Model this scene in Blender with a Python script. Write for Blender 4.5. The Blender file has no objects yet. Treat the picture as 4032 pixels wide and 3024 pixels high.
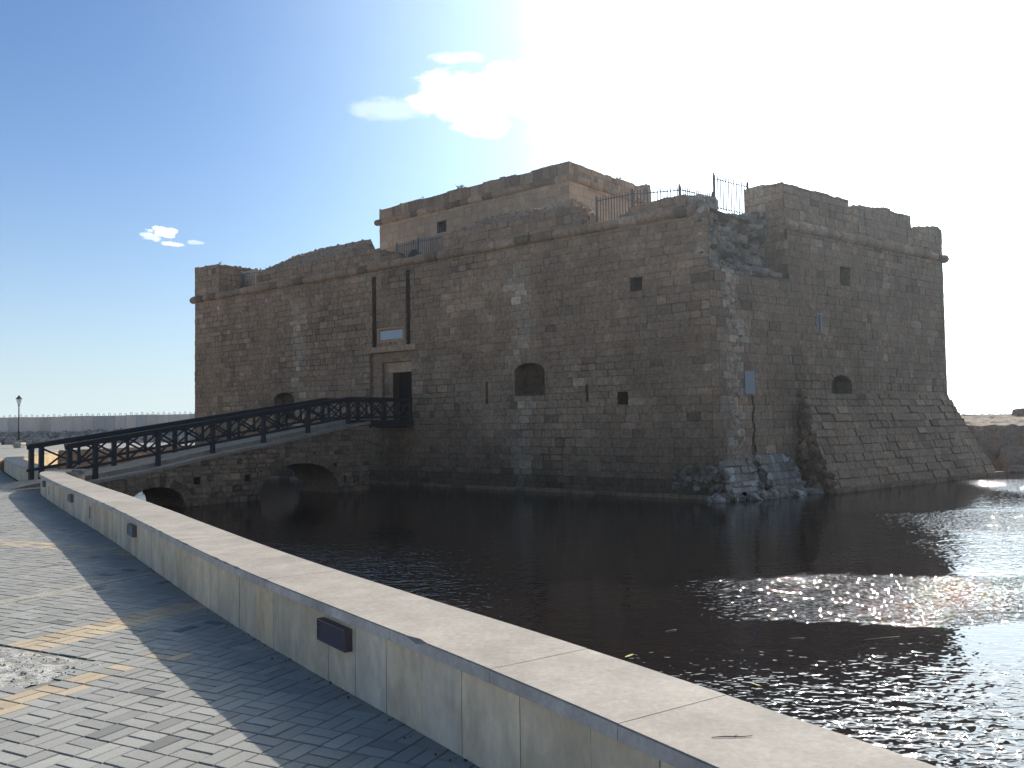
import bpy, math, random
from math import sin, cos, radians, pi, sqrt, atan, atan2, floor
from mathutils import Vector as V, noise, Matrix

random.seed(7)
sc = bpy.context.scene
col = sc.collection
R = random.Random(11)

# ---------------------------------------------------------------- camera
EYE = 1.65
FPX, HY, SLOPE = 3400.0, 1660.0, -0.015
roll = atan(-SLOPE)
pitch = atan((HY - 1512) * cos(roll) / FPX)
Fw = V((0, cos(pitch), sin(pitch))); Rt = V((1, 0, 0)); Up = Rt.cross(Fw)
R2 = Rt * cos(roll) - Up * sin(roll); U2 = Up * cos(roll) + Rt * sin(roll)
cd = bpy.data.cameras.new('camera'); cam = bpy.data.objects.new('camera', cd); col.objects.link(cam)
cd.sensor_width = 36; cd.lens = FPX / 4032 * 36; cd.clip_start = 0.05; cd.clip_end = 20000
m = Matrix((R2, U2, -Fw)).transposed().to_4x4(); m.translation = V((0, 0, EYE))
cam.matrix_world = m
sc.camera = cam

# ---------------------------------------------------------------- light
SUN_AZ, SUN_EL = radians(24), radians(30.5)
SD = V((sin(SUN_AZ) * cos(SUN_EL), cos(SUN_AZ) * cos(SUN_EL), sin(SUN_EL)))
sl = bpy.data.lights.new('sun', 'SUN'); sl.energy = 4.7; sl.angle = radians(0.53); sl.color = (1, 0.95, 0.87)
so = bpy.data.objects.new('sun', sl); col.objects.link(so)
so.rotation_euler = SD.to_track_quat('Z', 'Y').to_euler(); so.location = SD * 60
sc.view_settings.view_transform = 'Standard'; sc.view_settings.look = 'None'
sc.view_settings.exposure = 0.3; sc.view_settings.gamma = 1

W = bpy.data.worlds.new('World'); sc.world = W; W.use_nodes = True
nt = W.node_tree; N = nt.nodes; L = nt.links
for n in list(N): N.remove(n)

def nd(t, typ, **kw):
    n = t.nodes.new(typ)
    for k, v in kw.items(): setattr(n, k, v)
    return n
def mth(t, op, a, b=None, c=None, clamp=False):
    n = t.nodes.new('ShaderNodeMath'); n.operation = op; n.use_clamp = clamp
    for i, x in enumerate((a, b, c)):
        if x is None: continue
        if hasattr(x, 'links'): t.links.new(x, n.inputs[i])
        else: n.inputs[i].default_value = x
    return n.outputs[0]
def vmth(t, op, a, b=None, sc_=None):
    n = t.nodes.new('ShaderNodeVectorMath'); n.operation = op
    for i, x in enumerate((a, b)):
        if x is None: continue
        if hasattr(x, 'links'): t.links.new(x, n.inputs[i])
        else: n.inputs[i].default_value = x
    if sc_ is not None: n.inputs['Scale'].default_value = sc_
    return n
def mixc(t, fac, a, b, mode='MIX'):
    n = t.nodes.new('ShaderNodeMix'); n.data_type = 'RGBA'; n.blend_type = mode
    for i, x in ((0, fac), (6, a), (7, b)):
        if hasattr(x, 'links'): t.links.new(x, n.inputs[i])
        elif i == 0: n.inputs[0].default_value = x
        else: n.inputs[i].default_value = (*x, 1)
    return n.outputs[2]
def sstep(t, x, a, b):
    n = t.nodes.new('ShaderNodeMapRange'); n.interpolation_type = 'SMOOTHSTEP'
    t.links.new(x, n.inputs[0]); n.inputs[1].default_value = a; n.inputs[2].default_value = b
    return n.outputs[0]

sky = nd(nt, 'ShaderNodeTexSky'); sky.sky_type = 'NISHITA'; sky.sun_disc = False
sky.sun_elevation = SUN_EL; sky.sun_rotation = SUN_AZ
sky.air_density = 1.0; sky.dust_density = 0.8; sky.ozone_density = 1.5; sky.altitude = 0
tc = nd(nt, 'ShaderNodeTexCoord')
dirn = tc.outputs['Generated']
dt = vmth(nt, 'DOT_PRODUCT', dirn, tuple(SD)).outputs['Value']
dtc = mth(nt, 'MAXIMUM', dt, 0.0)
# bright hazy air round the sun
g1 = mth(nt, 'MULTIPLY', mth(nt, 'POWER', dtc, 12.0), 5.5)
g2 = mth(nt, 'MULTIPLY', mth(nt, 'POWER', dtc, 90.0), 60.0)
glow = mth(nt, 'ADD', g1, g2)
gcol = vmth(nt, 'SCALE', (1.0, 0.98, 0.93)); L.new(glow, gcol.inputs['Scale'])
base0 = mixc(nt, 1.0, sky.outputs[0], (.53, .76, 1.03), 'MULTIPLY')
# pale haze along the horizon and a bright thin cloud veil round the sun, placed by compass direction
sep = nd(nt, 'ShaderNodeSeparateXYZ'); L.new(dirn, sep.inputs[0])
hz = mth(nt, 'SQRT', mth(nt, 'ADD', mth(nt, 'POWER', sep.outputs[0], 2.0), mth(nt, 'POWER', sep.outputs[1], 2.0)))
az = mth(nt, 'ARCTAN2', sep.outputs[0], sep.outputs[1]); el = mth(nt, 'ARCTAN2', sep.outputs[2], hz)
cn = nd(nt, 'ShaderNodeTexNoise'); cn.inputs['Scale'].default_value = 22; cn.inputs['Detail'].default_value = 9; cn.inputs['Roughness'].default_value = 0.6
cmap = nd(nt, 'ShaderNodeCombineXYZ'); L.new(az, cmap.inputs[0]); L.new(mth(nt, 'MULTIPLY', el, 1.8), cmap.inputs[1])
L.new(cmap.outputs[0], cn.inputs['Vector'])
hk = mth(nt, 'POWER', 2.718, mth(nt, 'MULTIPLY', mth(nt, 'MAXIMUM', el, 0.0), -8.0))
base1 = mixc(nt, mth(nt, 'MULTIPLY', hk, .95), base0, (6.6, 7.7, 8.1))
vn = mth(nt, 'MULTIPLY', mth(nt, 'SUBTRACT', cn.outputs[0], .5), .05)
veil = mth(nt, 'MULTIPLY', sstep(nt, mth(nt, 'ADD', az, vn), .0, .20), mth(nt, 'SUBTRACT', 1.0, sstep(nt, az, 1.0, 1.5)))
veil = mth(nt, 'MULTIPLY', veil, mth(nt, 'SUBTRACT', 1.0, sstep(nt, el, .8, 1.2)))
vcol = vmth(nt, 'SCALE', (11.5, 12.0, 12.4)); L.new(veil, vcol.inputs['Scale'])
veil2 = mth(nt, 'POWER', mth(nt, 'MULTIPLY', sstep(nt, mth(nt, 'ADD', az, vn), -.50, .20), mth(nt, 'SUBTRACT', 1.0, sstep(nt, az, 1.0, 1.5))), 1.6)
vcol2 = vmth(nt, 'SCALE', (2.1, 3.0, 2.4)); L.new(veil2, vcol2.inputs['Scale'])
base = mixc(nt, 1.0, mixc(nt, 1.0, mixc(nt, 1.0, base1, gcol.outputs[0], 'ADD'), vcol2.outputs[0], 'ADD'), vcol.outputs[0], 'ADD')
cn2 = nd(nt, 'ShaderNodeTexNoise'); cn2.inputs['Scale'].default_value = 75; cn2.inputs['Detail'].default_value = 6; L.new(cmap.outputs[0], cn2.inputs['Vector'])
cmask = None
def px2ae(x, y):
    d = Fw + R2 * ((x - 2016) / FPX) - U2 * ((y - 1512) / FPX)
    return atan2(d.x, d.y), atan2(d.z, sqrt(d.x ** 2 + d.y ** 2))
CLOUDS = [(-0.045, 0.366, .062, .024, 1.0), (-0.085, 0.360, .035, .013, .95), (0.01, 0.372, .04, .026, 1.0), (-0.03, 0.335, .03, .014, .8), (-0.06, 0.405, .03, .006, .3), (-0.13, 0.352, .05, .012, .2),
          (-0.385, 0.207, .016, .0065, 1.0), (-0.374, 0.196, .013, .003, .5), (-0.395, 0.203, .012, .006, .35), (-0.352, 0.1985, .012, .0025, .25)]
for (a0, e0, ra, re, k) in CLOUDS:
    q = mth(nt, 'ADD', mth(nt, 'POWER', mth(nt, 'DIVIDE', mth(nt, 'SUBTRACT', az, a0), ra), 2.0),
            mth(nt, 'POWER', mth(nt, 'DIVIDE', mth(nt, 'SUBTRACT', el, e0), re), 2.0))
    v = mth(nt, 'SUBTRACT', 1.0, q)
    v = mth(nt, 'ADD', v, mth(nt, 'MULTIPLY', mth(nt, 'SUBTRACT', (cn2 if ra < .03 else cn).outputs[0], 0.5), 4.2))
    v = mth(nt, 'MULTIPLY', sstep(nt, v, (-.5 if ra >= .03 else .0), .7), k)
    cmask = v if cmask is None else mth(nt, 'MAXIMUM', cmask, v)
ccol = vmth(nt, 'SCALE', (12.0, 12.0, 12.0)); ccol.inputs['Scale'].default_value = 1.0
fin = mixc(nt, cmask, base, (15.0, 15.0, 15.0))
bg = nd(nt, 'ShaderNodeBackground'); bg.inputs[1].default_value = 0.1
L.new(fin, bg.inputs[0])
wo = nd(nt, 'ShaderNodeOutputWorld'); L.new(bg.outputs[0], wo.inputs[0])

# ---------------------------------------------------------------- helpers
def tag(o, label=None, cat=None, group=None, kind=None):
    if label: o['label'] = label
    if cat: o['category'] = cat
    if group: o['group'] = group
    if kind: o['kind'] = kind
    return o
def empty(name, loc, label=None, cat=None, group=None):
    o = bpy.data.objects.new(name, None); col.objects.link(o); o.location = loc; o.empty_display_size = 0.3
    return tag(o, label, cat, group)
class MB:
    def __init__(s): s.v = []; s.f = []; s.c = []; s.sm = []
    def face(s, pts, c=(1, 1, 1), smooth=False):
        n = len(s.v); s.v += [tuple(p) for p in pts]; s.f.append(tuple(range(n, n + len(pts)))); s.c.append(c); s.sm.append(smooth)
    def mesh(s, vs, fs, c=(1, 1, 1), smooth=False):
        n = len(s.v); s.v += [tuple(p) for p in vs]
        for f in fs: s.f.append(tuple(i + n for i in f)); s.c.append(c); s.sm.append(smooth)
    def box(s, O, A, B, C_, c=(1, 1, 1)):
        O = V(O); A = V(A); B = V(B); C_ = V(C_)
        vs = [O, O + A, O + A + B, O + B, O + C_, O + A + C_, O + A + B + C_, O + B + C_]
        fs = [(0, 3, 2, 1), (4, 5, 6, 7), (0, 1, 5, 4), (1, 2, 6, 5), (2, 3, 7, 6), (3, 0, 4, 7)]
        if A.cross(B).dot(C_) < 0: fs = [tuple(reversed(f)) for f in fs]
        s.mesh(vs, fs, c)
    def beam(s, p, q, w, h, up=(0, 0, 1), c=(1, 1, 1)):
        p = V(p); q = V(q); d = (q - p).normalized(); u = V(up); sd = d.cross(u).normalized(); u2 = sd.cross(d).normalized()
        s.box(p - sd * w / 2 - u2 * h / 2, q - p, sd * w, u2 * h, c)
    def tube(s, pts, r, n=6, c=(1, 1, 1), cap=True, smooth=True):
        pts = [V(p) for p in pts]; vs = []; fs = []
        for i, p in enumerate(pts):
            d = (pts[min(i + 1, len(pts) - 1)] - pts[max(i - 1, 0)]).normalized()
            a = d.orthogonal().normalized() if abs(d.z) > .9 else d.cross(V((0, 0, 1))).normalized()
            b = d.cross(a).normalized(); rr = r[i] if isinstance(r, (list, tuple)) else r
            for k in range(n): t = 2 * pi * k / n; vs.append(p + (a * cos(t) + b * sin(t)) * rr)
        for i in range(len(pts) - 1):
            for k in range(n):
                k2 = (k + 1) % n; fs.append((i * n + k, (i + 1) * n + k, (i + 1) * n + k2, i * n + k2))
        if cap: fs.append(tuple(range(n))); fs.append(tuple(reversed(range((len(pts) - 1) * n, len(pts) * n))))
        s.mesh(vs, fs, c, smooth)
    def build(s, name, mat, parent=None, smooth=None):
        me = bpy.data.meshes.new(name); off = V((0, 0, 0))
        if parent is not None:
            off = V(parent.location) if parent.parent is None else V(parent.location) + V(parent.parent.location)
            if parent.parent is not None and parent.parent.parent is not None: off += V(parent.parent.parent.location)
        me.from_pydata([(x - off.x, y - off.y, z - off.z) for x, y, z in s.v], [], s.f)
        ca = me.color_attributes.new('Col', 'FLOAT_COLOR', 'CORNER'); arr = []
        for p, c in zip(me.polygons, s.c): arr += [c[0], c[1], c[2], 1.0] * p.loop_total
        ca.data.foreach_set('color', arr)
        me.polygons.foreach_set('use_smooth', [bool(x) for x in s.sm]) 
        me.materials.append(mat); me.update()
        o = bpy.data.objects.new(name, me); col.objects.link(o)
        if parent is not None: o.parent = parent
        return o

def ico(sub=0):
    t = (1 + 5 ** .5) / 2
    v = [V(p).normalized() for p in [(-1, t, 0), (1, t, 0), (-1, -t, 0), (1, -t, 0), (0, -1, t), (0, 1, t), (0, -1, -t), (0, 1, -t), (t, 0, -1), (t, 0, 1), (-t, 0, -1), (-t, 0, 1)]]
    f = [(0, 11, 5), (0, 5, 1), (0, 1, 7), (0, 7, 10), (0, 10, 11), (1, 5, 9), (5, 11, 4), (11, 10, 2), (10, 7, 6), (7, 1, 8), (3, 9, 4), (3, 4, 2), (3, 2, 6), (3, 6, 8), (3, 8, 9), (4, 9, 5), (2, 4, 11), (6, 2, 10), (8, 6, 7), (9, 8, 1)]
    for _ in range(sub):
        cache = {}; nf = []
        def mid(a, b):
            k = (min(a, b), max(a, b))
            if k not in cache: v.append(((v[a] + v[b]) / 2).normalized()); cache[k] = len(v) - 1
            return cache[k]
        for a, b, c in f:
            x, y, z = mid(a, b), mid(b, c), mid(c, a); nf += [(a, x, z), (b, y, x), (c, z, y), (x, y, z)]
        f = nf
    return v, f
ICO0, ICO1, ICO2 = ico(0), ico(1), ico(2)
def rock(mb, p, sx, sy, sz, rng, c, sub=1, rough=.25, ax=None, cl=1.0):
    vs, fs = (ICO0, ICO1, ICO2)[sub]; rot = Matrix.Rotation(rng.uniform(0, 6.28), 3, V((rng.gauss(0, 1), rng.gauss(0, 1), rng.gauss(0, 1))).normalized()) if ax is None else ax
    o = V((rng.random() * 50, rng.random() * 50, rng.random() * 50)); out = []
    for q in vs:
        k = 1 + rough * noise.noise(q * 1.6 + o) * 2
        q2 = V((max(-.72 * cl, min(.72 * cl, q.x * k)), max(-.75 * cl, min(.75 * cl, q.y * k)), max(-.7 * cl, min(.7 * cl, q.z * k)))) * (1.3 / (1 + .3 * (cl > 1)))
        out.append(V(p) + rot @ V((q2.x * sx, q2.y * sy, q2.z * sz)))
    mb.mesh(out, fs, c, False)

# ---------------------------------------------------------------- materials
def mat_base(name, rough=.9, spec=.25):
    m = bpy.data.materials.new(name); m.use_nodes = True; t = m.node_tree
    p = t.nodes['Principled BSDF']; p.inputs['Roughness'].default_value = rough; p.inputs['Specular IOR Level'].default_value = spec
    return m, t, p
def stone_mat(name, basec, var=.35, sc1=1.3, sc2=14, bump=.5, bdist=.02, pits=True, rough=.92, blotch=(.75, 1.2), stretch=(1, 1, 1)):
    m, t, p = mat_base(name, rough, .15)
    at = nd(t, 'ShaderNodeAttribute'); at.attribute_name = 'Col'
    g = nd(t, 'ShaderNodeNewGeometry'); mp = nd(t, 'ShaderNodeMapping'); mp.inputs['Scale'].default_value = stretch; t.links.new(g.outputs['Position'], mp.inputs[0]); P = mp.outputs[0]
    n1 = nd(t, 'ShaderNodeTexNoise'); n1.inputs['Scale'].default_value = sc1; n1.inputs['Detail'].default_value = 8; n1.inputs['Roughness'].default_value = .65; t.links.new(P, n1.inputs['Vector'])
    n2 = nd(t, 'ShaderNodeTexNoise'); n2.inputs['Scale'].default_value = sc2; n2.inputs['Detail'].default_value = 6; n2.inputs['Roughness'].default_value = .7; t.links.new(P, n2.inputs['Vector'])
    mr = nd(t, 'ShaderNodeMapRange'); t.links.new(n1.outputs[0], mr.inputs[0]); mr.inputs[1].default_value = .3; mr.inputs[2].default_value = .7; mr.inputs[3].default_value = blotch[0]; mr.inputs[4].default_value = blotch[1]
    mr2 = nd(t, 'ShaderNodeMapRange'); t.links.new(n2.outputs[0], mr2.inputs[0]); mr2.inputs[1].default_value = .25; mr2.inputs[2].default_value = .75; mr2.inputs[3].default_value = 1 - var; mr2.inputs[4].default_value = 1 + var * .8
    k = mth(t, 'MULTIPLY', mr.outputs[0], mr2.outputs[0])
    h = n2.outputs[0]
    if pits:
        vo = nd(t, 'ShaderNodeTexVoronoi'); vo.inputs['Scale'].default_value = sc2 * 1.1; t.links.new(P, vo.inputs['Vector'])
        pm = sstep(t, vo.outputs['Distance'], .08, .3); sel = sstep(t, n1.outputs[0], .42, .6)
        pitv = mth(t, 'SUBTRACT', 1.0, mth(t, 'MULTIPLY', mth(t, 'SUBTRACT', 1.0, pm), sel))
        k = mth(t, 'MULTIPLY', k, mth(t, 'ADD', .6, mth(t, 'MULTIPLY', pitv, .4))); h = mth(t, 'ADD', h, mth(t, 'MULTIPLY', pitv, .5))
    c1 = mixc(t, 1.0, at.outputs[0], basec, 'MULTIPLY')
    sc = vmth(t, 'SCALE', c1); t.links.new(k, sc.inputs['Scale'])
    t.links.new(sc.outputs[0], p.inputs['Base Color'])
    b = nd(t, 'ShaderNodeBump'); b.inputs['Strength'].default_value = bump; b.inputs['Distance'].default_value = bdist; t.links.new(h, b.inputs['Height']); t.links.new(b.outputs[0], p.inputs['Normal'])
    return m
def plain_mat(name, c, rough=.6, spec=.4, metal=0, nsc=20, var=.25):
    m, t, p = mat_base(name, rough, spec); p.inputs['Metallic'].default_value = metal
    at = nd(t, 'ShaderNodeAttribute'); at.attribute_name = 'Col'
    g = nd(t, 'ShaderNodeNewGeometry'); n1 = nd(t, 'ShaderNodeTexNoise'); n1.inputs['Scale'].default_value = nsc; n1.inputs['Detail'].default_value = 5; t.links.new(g.outputs['Position'], n1.inputs['Vector'])
    k = mth(t, 'ADD', 1 - var, mth(t, 'MULTIPLY', n1.outputs[0], 2 * var)); c1 = mixc(t, 1.0, at.outputs[0], c, 'MULTIPLY')
    s = vmth(t, 'SCALE', c1); t.links.new(k, s.inputs['Scale']); t.links.new(s.outputs[0], p.inputs['Base Color'])
    return m
M = {}
M['stone'] = stone_mat('castle_stone', (.385, .248, .152), var=.48, sc1=.55, sc2=8, bump=.8, bdist=.03, blotch=(.72, 1.22))
M['keep'] = stone_mat('keep_stone', (.47, .32, .20), var=.22, sc1=.6, sc2=8, bump=.5, bdist=.02, blotch=(.8, 1.15))
M['rubble'] = stone_mat('rubble_stone', (.42, .335, .25), var=.35, sc1=2.0, sc2=14, bump=.8, bdist=.03)
M['dark'] = plain_mat('dark_interior', (.006, .006, .007), .9, .1)
M['wood'] = plain_mat('dark_timber', (.022, .021, .022), .62, .35, nsc=12, var=.3)
M['iron'] = plain_mat('grey_iron', (.11, .115, .12), .55, .5, .4)
M['marble'] = plain_mat('marble', (.52, .55, .58), .5, .3, nsc=30, var=.08)
M['coping'] = stone_mat('coping_stone', (.385, .332, .272), var=.22, sc1=3.4, sc2=30, bump=.3, bdist=.005, pits=False, rough=.75, blotch=(.74, 1.12))
M['cladding'] = stone_mat('cladding_stone', (.76, .60, .42), var=.16, sc1=3.0, sc2=14, bump=.2, bdist=.004, pits=False, rough=.8, blotch=(.66, 1.12), stretch=(1, 1, .55))
M['ochre'] = stone_mat('ochre_stone', (.50, .36, .20), var=.2, sc1=1.2, sc2=10, bump=.4, bdist=.02, pits=False)
M['paver'] = stone_mat('concrete_paver', (.31, .295, .26), var=.16, sc1=.5, sc2=60, bump=.35, bdist=.003, pits=False, rough=.88, blotch=(.85, 1.12))
M['mortar'] = stone_mat('rough_mortar', (.42, .39, .34), var=.3, sc1=3, sc2=30, bump=1.0, bdist=.015)
M['concrete'] = stone_mat('panel_concrete', (.72, .59, .48), var=.1, sc1=.35, sc2=4, bump=.1, bdist=.01, pits=False, stretch=(1, 1, .3))
M['shore'] = stone_mat('shore_rock', (.30, .23, .165), var=.4, sc1=.8, sc2=5, bump=1.0, bdist=.08)
M['metal'] = plain_mat('lamp_iron', (.012, .012, .016), .7, .2, 0)
M['louvre'] = plain_mat('louvre_metal', (.115, .085, .09), .5, .5, .2)
M['fixture'] = plain_mat('fixture_metal', (.16, .15, .14), .5, .5, .2)
M['plant'] = plain_mat('plant_leaf', (.07, .09, .04), .7, .2)
M['leaf'] = plain_mat('yellow_leaf', (.45, .38, .08), .7, .2)
M['paper'] = plain_mat('dry_reed', (.55, .47, .30), .8, .2)
M['twig'] = plain_mat('twig', (.10, .075, .05), .8, .2)
gm, t, p = mat_base('lamp_glass', .35, .5); p.inputs['Base Color'].default_value = (.75, .76, .7, 1); p.inputs['Alpha'].default_value = .55; M['glass'] = gm
# water
wm, t, p = mat_base('moat_water', .02, .5); p.inputs['IOR'].default_value = 1.333
g = nd(t, 'ShaderNodeNewGeometry'); P = g.outputs['Position']
nb = nd(t, 'ShaderNodeTexNoise'); nb.inputs['Scale'].default_value = .9; nb.inputs['Detail'].default_value = 5; t.links.new(P, nb.inputs['Vector'])
t.links.new(mixc(t, nb.outputs[0], (.004, .004, .006), (.013, .008, .007)), p.inputs['Base Color'])
def wav(scale, detail, st, rot=0.4, dist=.5):
    mp = nd(t, 'ShaderNodeMapping'); mp.inputs['Scale'].default_value = st; mp.inputs['Rotation'].default_value = (0, 0, rot); t.links.new(P, mp.inputs[0])
    n = nd(t, 'ShaderNodeTexNoise'); n.inputs['Scale'].default_value = scale; n.inputs['Detail'].default_value = detail; n.inputs['Roughness'].default_value = .5; n.inputs['Distortion'].default_value = dist; t.links.new(mp.outputs[0], n.inputs['Vector'])
    return n.outputs[0]
w1 = wav(3.6, 1, (.9, 1.2, 1), -.3, .3); w2 = wav(8.5, 1, (.9, 1.15, 1), .25, .4); w3 = wav(1.1, 1, (1, 1.3, 1), .6)
# wind patches
sepw = nd(t, 'ShaderNodeSeparateXYZ'); t.links.new(P, sepw.inputs[0])
X, Y = sepw.outputs[0], sepw.outputs[1]
calm = nd(t, 'ShaderNodeTexNoise'); calm.inputs['Scale'].default_value = .35; calm.inputs['Detail'].default_value = 3; t.links.new(P, calm.inputs['Vector'])
wob = mth(t, 'MULTIPLY', mth(t, 'SUBTRACT', calm.outputs[0], .5), 2.4)
band = mth(t, 'ADD', Y, wob)
def bandmask(c, hw, soft, x0, xs):
    d = mth(t, 'ABSOLUTE', mth(t, 'SUBTRACT', band, c)); a = mth(t, 'SUBTRACT', 1.0, sstep(t, d, hw, hw + soft))
    return mth(t, 'MULTIPLY', a, sstep(t, X, x0, x0 + xs))
patch = mth(t, 'MAXIMUM', bandmask(12.1, 1.3, .5, 1.6, 2.5), mth(t, 'MAXIMUM', bandmask(20.5, 1.6, 1.5, 7.0, 4.0), mth(t, 'MAXIMUM', bandmask(28, 4, 3, 15.5, 2.5), mth(t, 'MULTIPLY', bandmask(16, 1.5, 1, 6.8, 1.5), .35))))
near = mth(t, 'SUBTRACT', 1.0, sstep(t, Y, 6.0, 10.5))
leftr = mth(t, 'MULTIPLY', mth(t, 'SUBTRACT', 1.0, sstep(t, X, -3.0, 1.0)), mth(t, 'SUBTRACT', 1.0, sstep(t, Y, 13.0, 22.0)))
st = mth(t, 'ADD', .10, mth(t, 'ADD', mth(t, 'MULTIPLY', patch, 1.0), mth(t, 'MAXIMUM', mth(t, 'MULTIPLY', near, .75), mth(t, 'MULTIPLY', leftr, .95))), clamp=True)
cr = sstep(t, wav(9.0, 1, (.7, 1.1, 1), .12, .2), .56, .80)
w4 = wav(15.0, 1, (.8, 1.0, 1), .5, .4)
hh = mth(t, 'ADD', mth(t, 'ADD', mth(t, 'MULTIPLY', w1, .36), mth(t, 'MULTIPLY', mth(t, 'MULTIPLY', w4, patch), .30)), mth(t, 'ADD', mth(t, 'MULTIPLY', w2, .36), mth(t, 'ADD', mth(t, 'MULTIPLY', cr, .15), mth(t, 'MULTIPLY', w3, .4))))
b = nd(t, 'ShaderNodeBump'); b.inputs['Distance'].default_value = .10; t.links.new(hh, b.inputs['Height']); t.links.new(st, b.inputs['Strength']); t.links.new(b.outputs[0], p.inputs['Normal'])
M['water'] = wm

# ---------------------------------------------------------------- frames of the castle walls
Z = V((0, 0, 1))
dF = V((-.78, .627, 0)).normalized(); inF = V((dF.y, -dF.x, 0))
dR = V((.786, .617, 0)).normalized(); inR = V((-dR.y, dR.x, 0))
K = V((6.23, 26.93, 0))
WL = -.87                                # water level
LA, LD = 29.37, 15.45
A = K + dF * LA; D = K + dR * LD
ZT = 8.3                                 # centre of the string moulding
A2 = A + inF * 13; D2 = D + inR * 20

def tnt(b, rng, warm=0.0):
    return (b * (1 + warm), b, b * (1 - warm))
def stone_tint(rng, u=0, z=0):
    b = rng.gauss(1.0, .085); b = max(.6, min(1.4, b)); w = rng.gauss(0, .02)
    if rng.random() < .025: b *= 1.25; w = -.02
    if rng.random() < .02: b *= .72
    return (b * (1 + w), b, b * (1 - w))

def masonry(mb, O, U, UV, Nn, u0, u1, z0, z1, rng, opens=(), top=None, rows=(.20, .32), wid=(.27, .66), joint=.008, dep=(.002, .022), tint=stone_tint, lim=None, erode=.06, mort=.72, wav=.03, mind=.0):
    """courses of separate dressed stones; every stone is a raised, chipped cushion on the mortar plane"""
    O = V(O)
    z = z0; ri = 0
    def P(u, zz, d):
        w = wav * noise.noise(V((u * .25, 3.1 + O.x, zz * .08))) if wav else 0
        return O + U * u + UV * (zz + w) + Nn * d
    while z < z1 - .02:
        h = rng.uniform(*rows)
        zt = min(z + h, z1)
        if z1 - zt < rows[0] * .5: zt = z1
        a, b_ = (u0, u1) if lim is None else lim((z + zt) / 2)
        u = a - rng.uniform(0, wid[0]) * .0
        cuts = [a]
        while cuts[-1] < b_ - .01:
            w = rng.uniform(*wid) * (1 if rng.random() > .12 else .5)
            nx = cuts[-1] + w
            if b_ - nx < wid[0] * .5: nx = b_
            cuts.append(nx)
        for ca, cb in zip(cuts[:-1], cuts[1:]):
            pieces = [(ca, cb, z, zt)]
            for (oa, ob, oz0, oz1) in opens:
                nxt = []
                for (pa, pb, pz0, pz1) in pieces:
                    if ob <= pa or oa >= pb or oz1 <= pz0 or oz0 >= pz1: nxt.append((pa, pb, pz0, pz1)); continue
                    if oa > pa: nxt.append((pa, oa, pz0, pz1))
                    if ob < pb: nxt.append((ob, pb, pz0, pz1))
                    xa, xb = max(pa, oa), min(pb, ob)
                    if oz0 > pz0: nxt.append((xa, xb, pz0, oz0))
                    if oz1 < pz1: nxt.append((xa, xb, oz1, pz1))
                pieces = nxt
            tc_ = tint(rng, (ca + cb) / 2, (z + zt) / 2); d0 = rng.uniform(*dep)
            rg = max(0, min(1, (noise.noise(V((ca * .33 + O.x * 3, z * .45, 2.7))) - .02) * 3.2)) if erode > .05 else 0
            rg2 = rg * rng.random(); mloc = mort * (1 - .4 * rg2); jloc = joint * (1 + .8 * rg2)
            if rg > .3: q_ = rng.gauss(0, .10); tc_ = tuple(max(.3, x * (1 + q_)) for x in tc_)
            er = rng.random() < erode * (1 + 3.5 * rg)
            if er: d0 = -rng.uniform(.01, .06)
            d0 = max(d0, mind)
            for (pa, pb, pz0, pz1) in pieces:
                if top is not None:
                    tt = top((pa + pb) / 2) + rng.uniform(-.03, .03)
                    if pz0 > tt - .04: continue
                    pz1 = min(pz1, tt)
                w_, h_ = pb - pa, pz1 - pz0
                if w_ < .015 or h_ < .015: continue
                j = min(jloc * rng.uniform(.6, 1.8), w_ * .25, h_ * .25)
                r = min(.035, w_ * .2, h_ * .2)
                def jt(s=.009): return rng.uniform(-s, s)
                us = (pa, (pa + pb) / 2, pb); zs = (pz0, (pz0 + pz1) / 2, pz1)
                outer = [P(us[i], zs[k], 0) for i, k in ((0, 0), (1, 0), (2, 0), (2, 1), (2, 2), (1, 2), (0, 2), (0, 1))]
                c8 = ((1, 1), (0, 1), (-1, 1), (-1, 0), (-1, -1), (0, -1), (1, -1), (1, 0)); inner = []
                for q, (i, k) in enumerate(((0, 0), (1, 0), (2, 0), (2, 1), (2, 2), (1, 2), (0, 2), (0, 1))):
                    cr = r * rng.uniform(0, .8) if q % 2 == 0 else 0
                    inner.append(P(us[i] + c8[q][0] * (j + cr * .5) + (jt() if c8[q][0] else 0), zs[k] + c8[q][1] * (j + cr * .5) + (jt() if c8[q][1] else 0), d0 - (cr * .25) + jt(.004)))
                cen = P(us[1], zs[1], d0 + jt(.006))
                n = len(mb.v); mb.v += [tuple(x) for x in outer + inner + [cen]]
                mc = tuple(x * mloc for x in tc_)
                for q in range(8):
                    mb.f.append((n + q, n + (q + 1) % 8, n + 8 + (q + 1) % 8, n + 8 + q)); mb.c.append(mc); mb.sm.append(False)
                for q in range(0, 8, 2):
                    mb.f.append((n + 8 + (q - 1) % 8, n + 8 + q, n + 8 + q + 1, n + 16)); mb.c.append(tc_); mb.sm.append(False)
        z = zt; ri += 1

def flip_if(mb, start, nrm):
    pass

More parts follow.
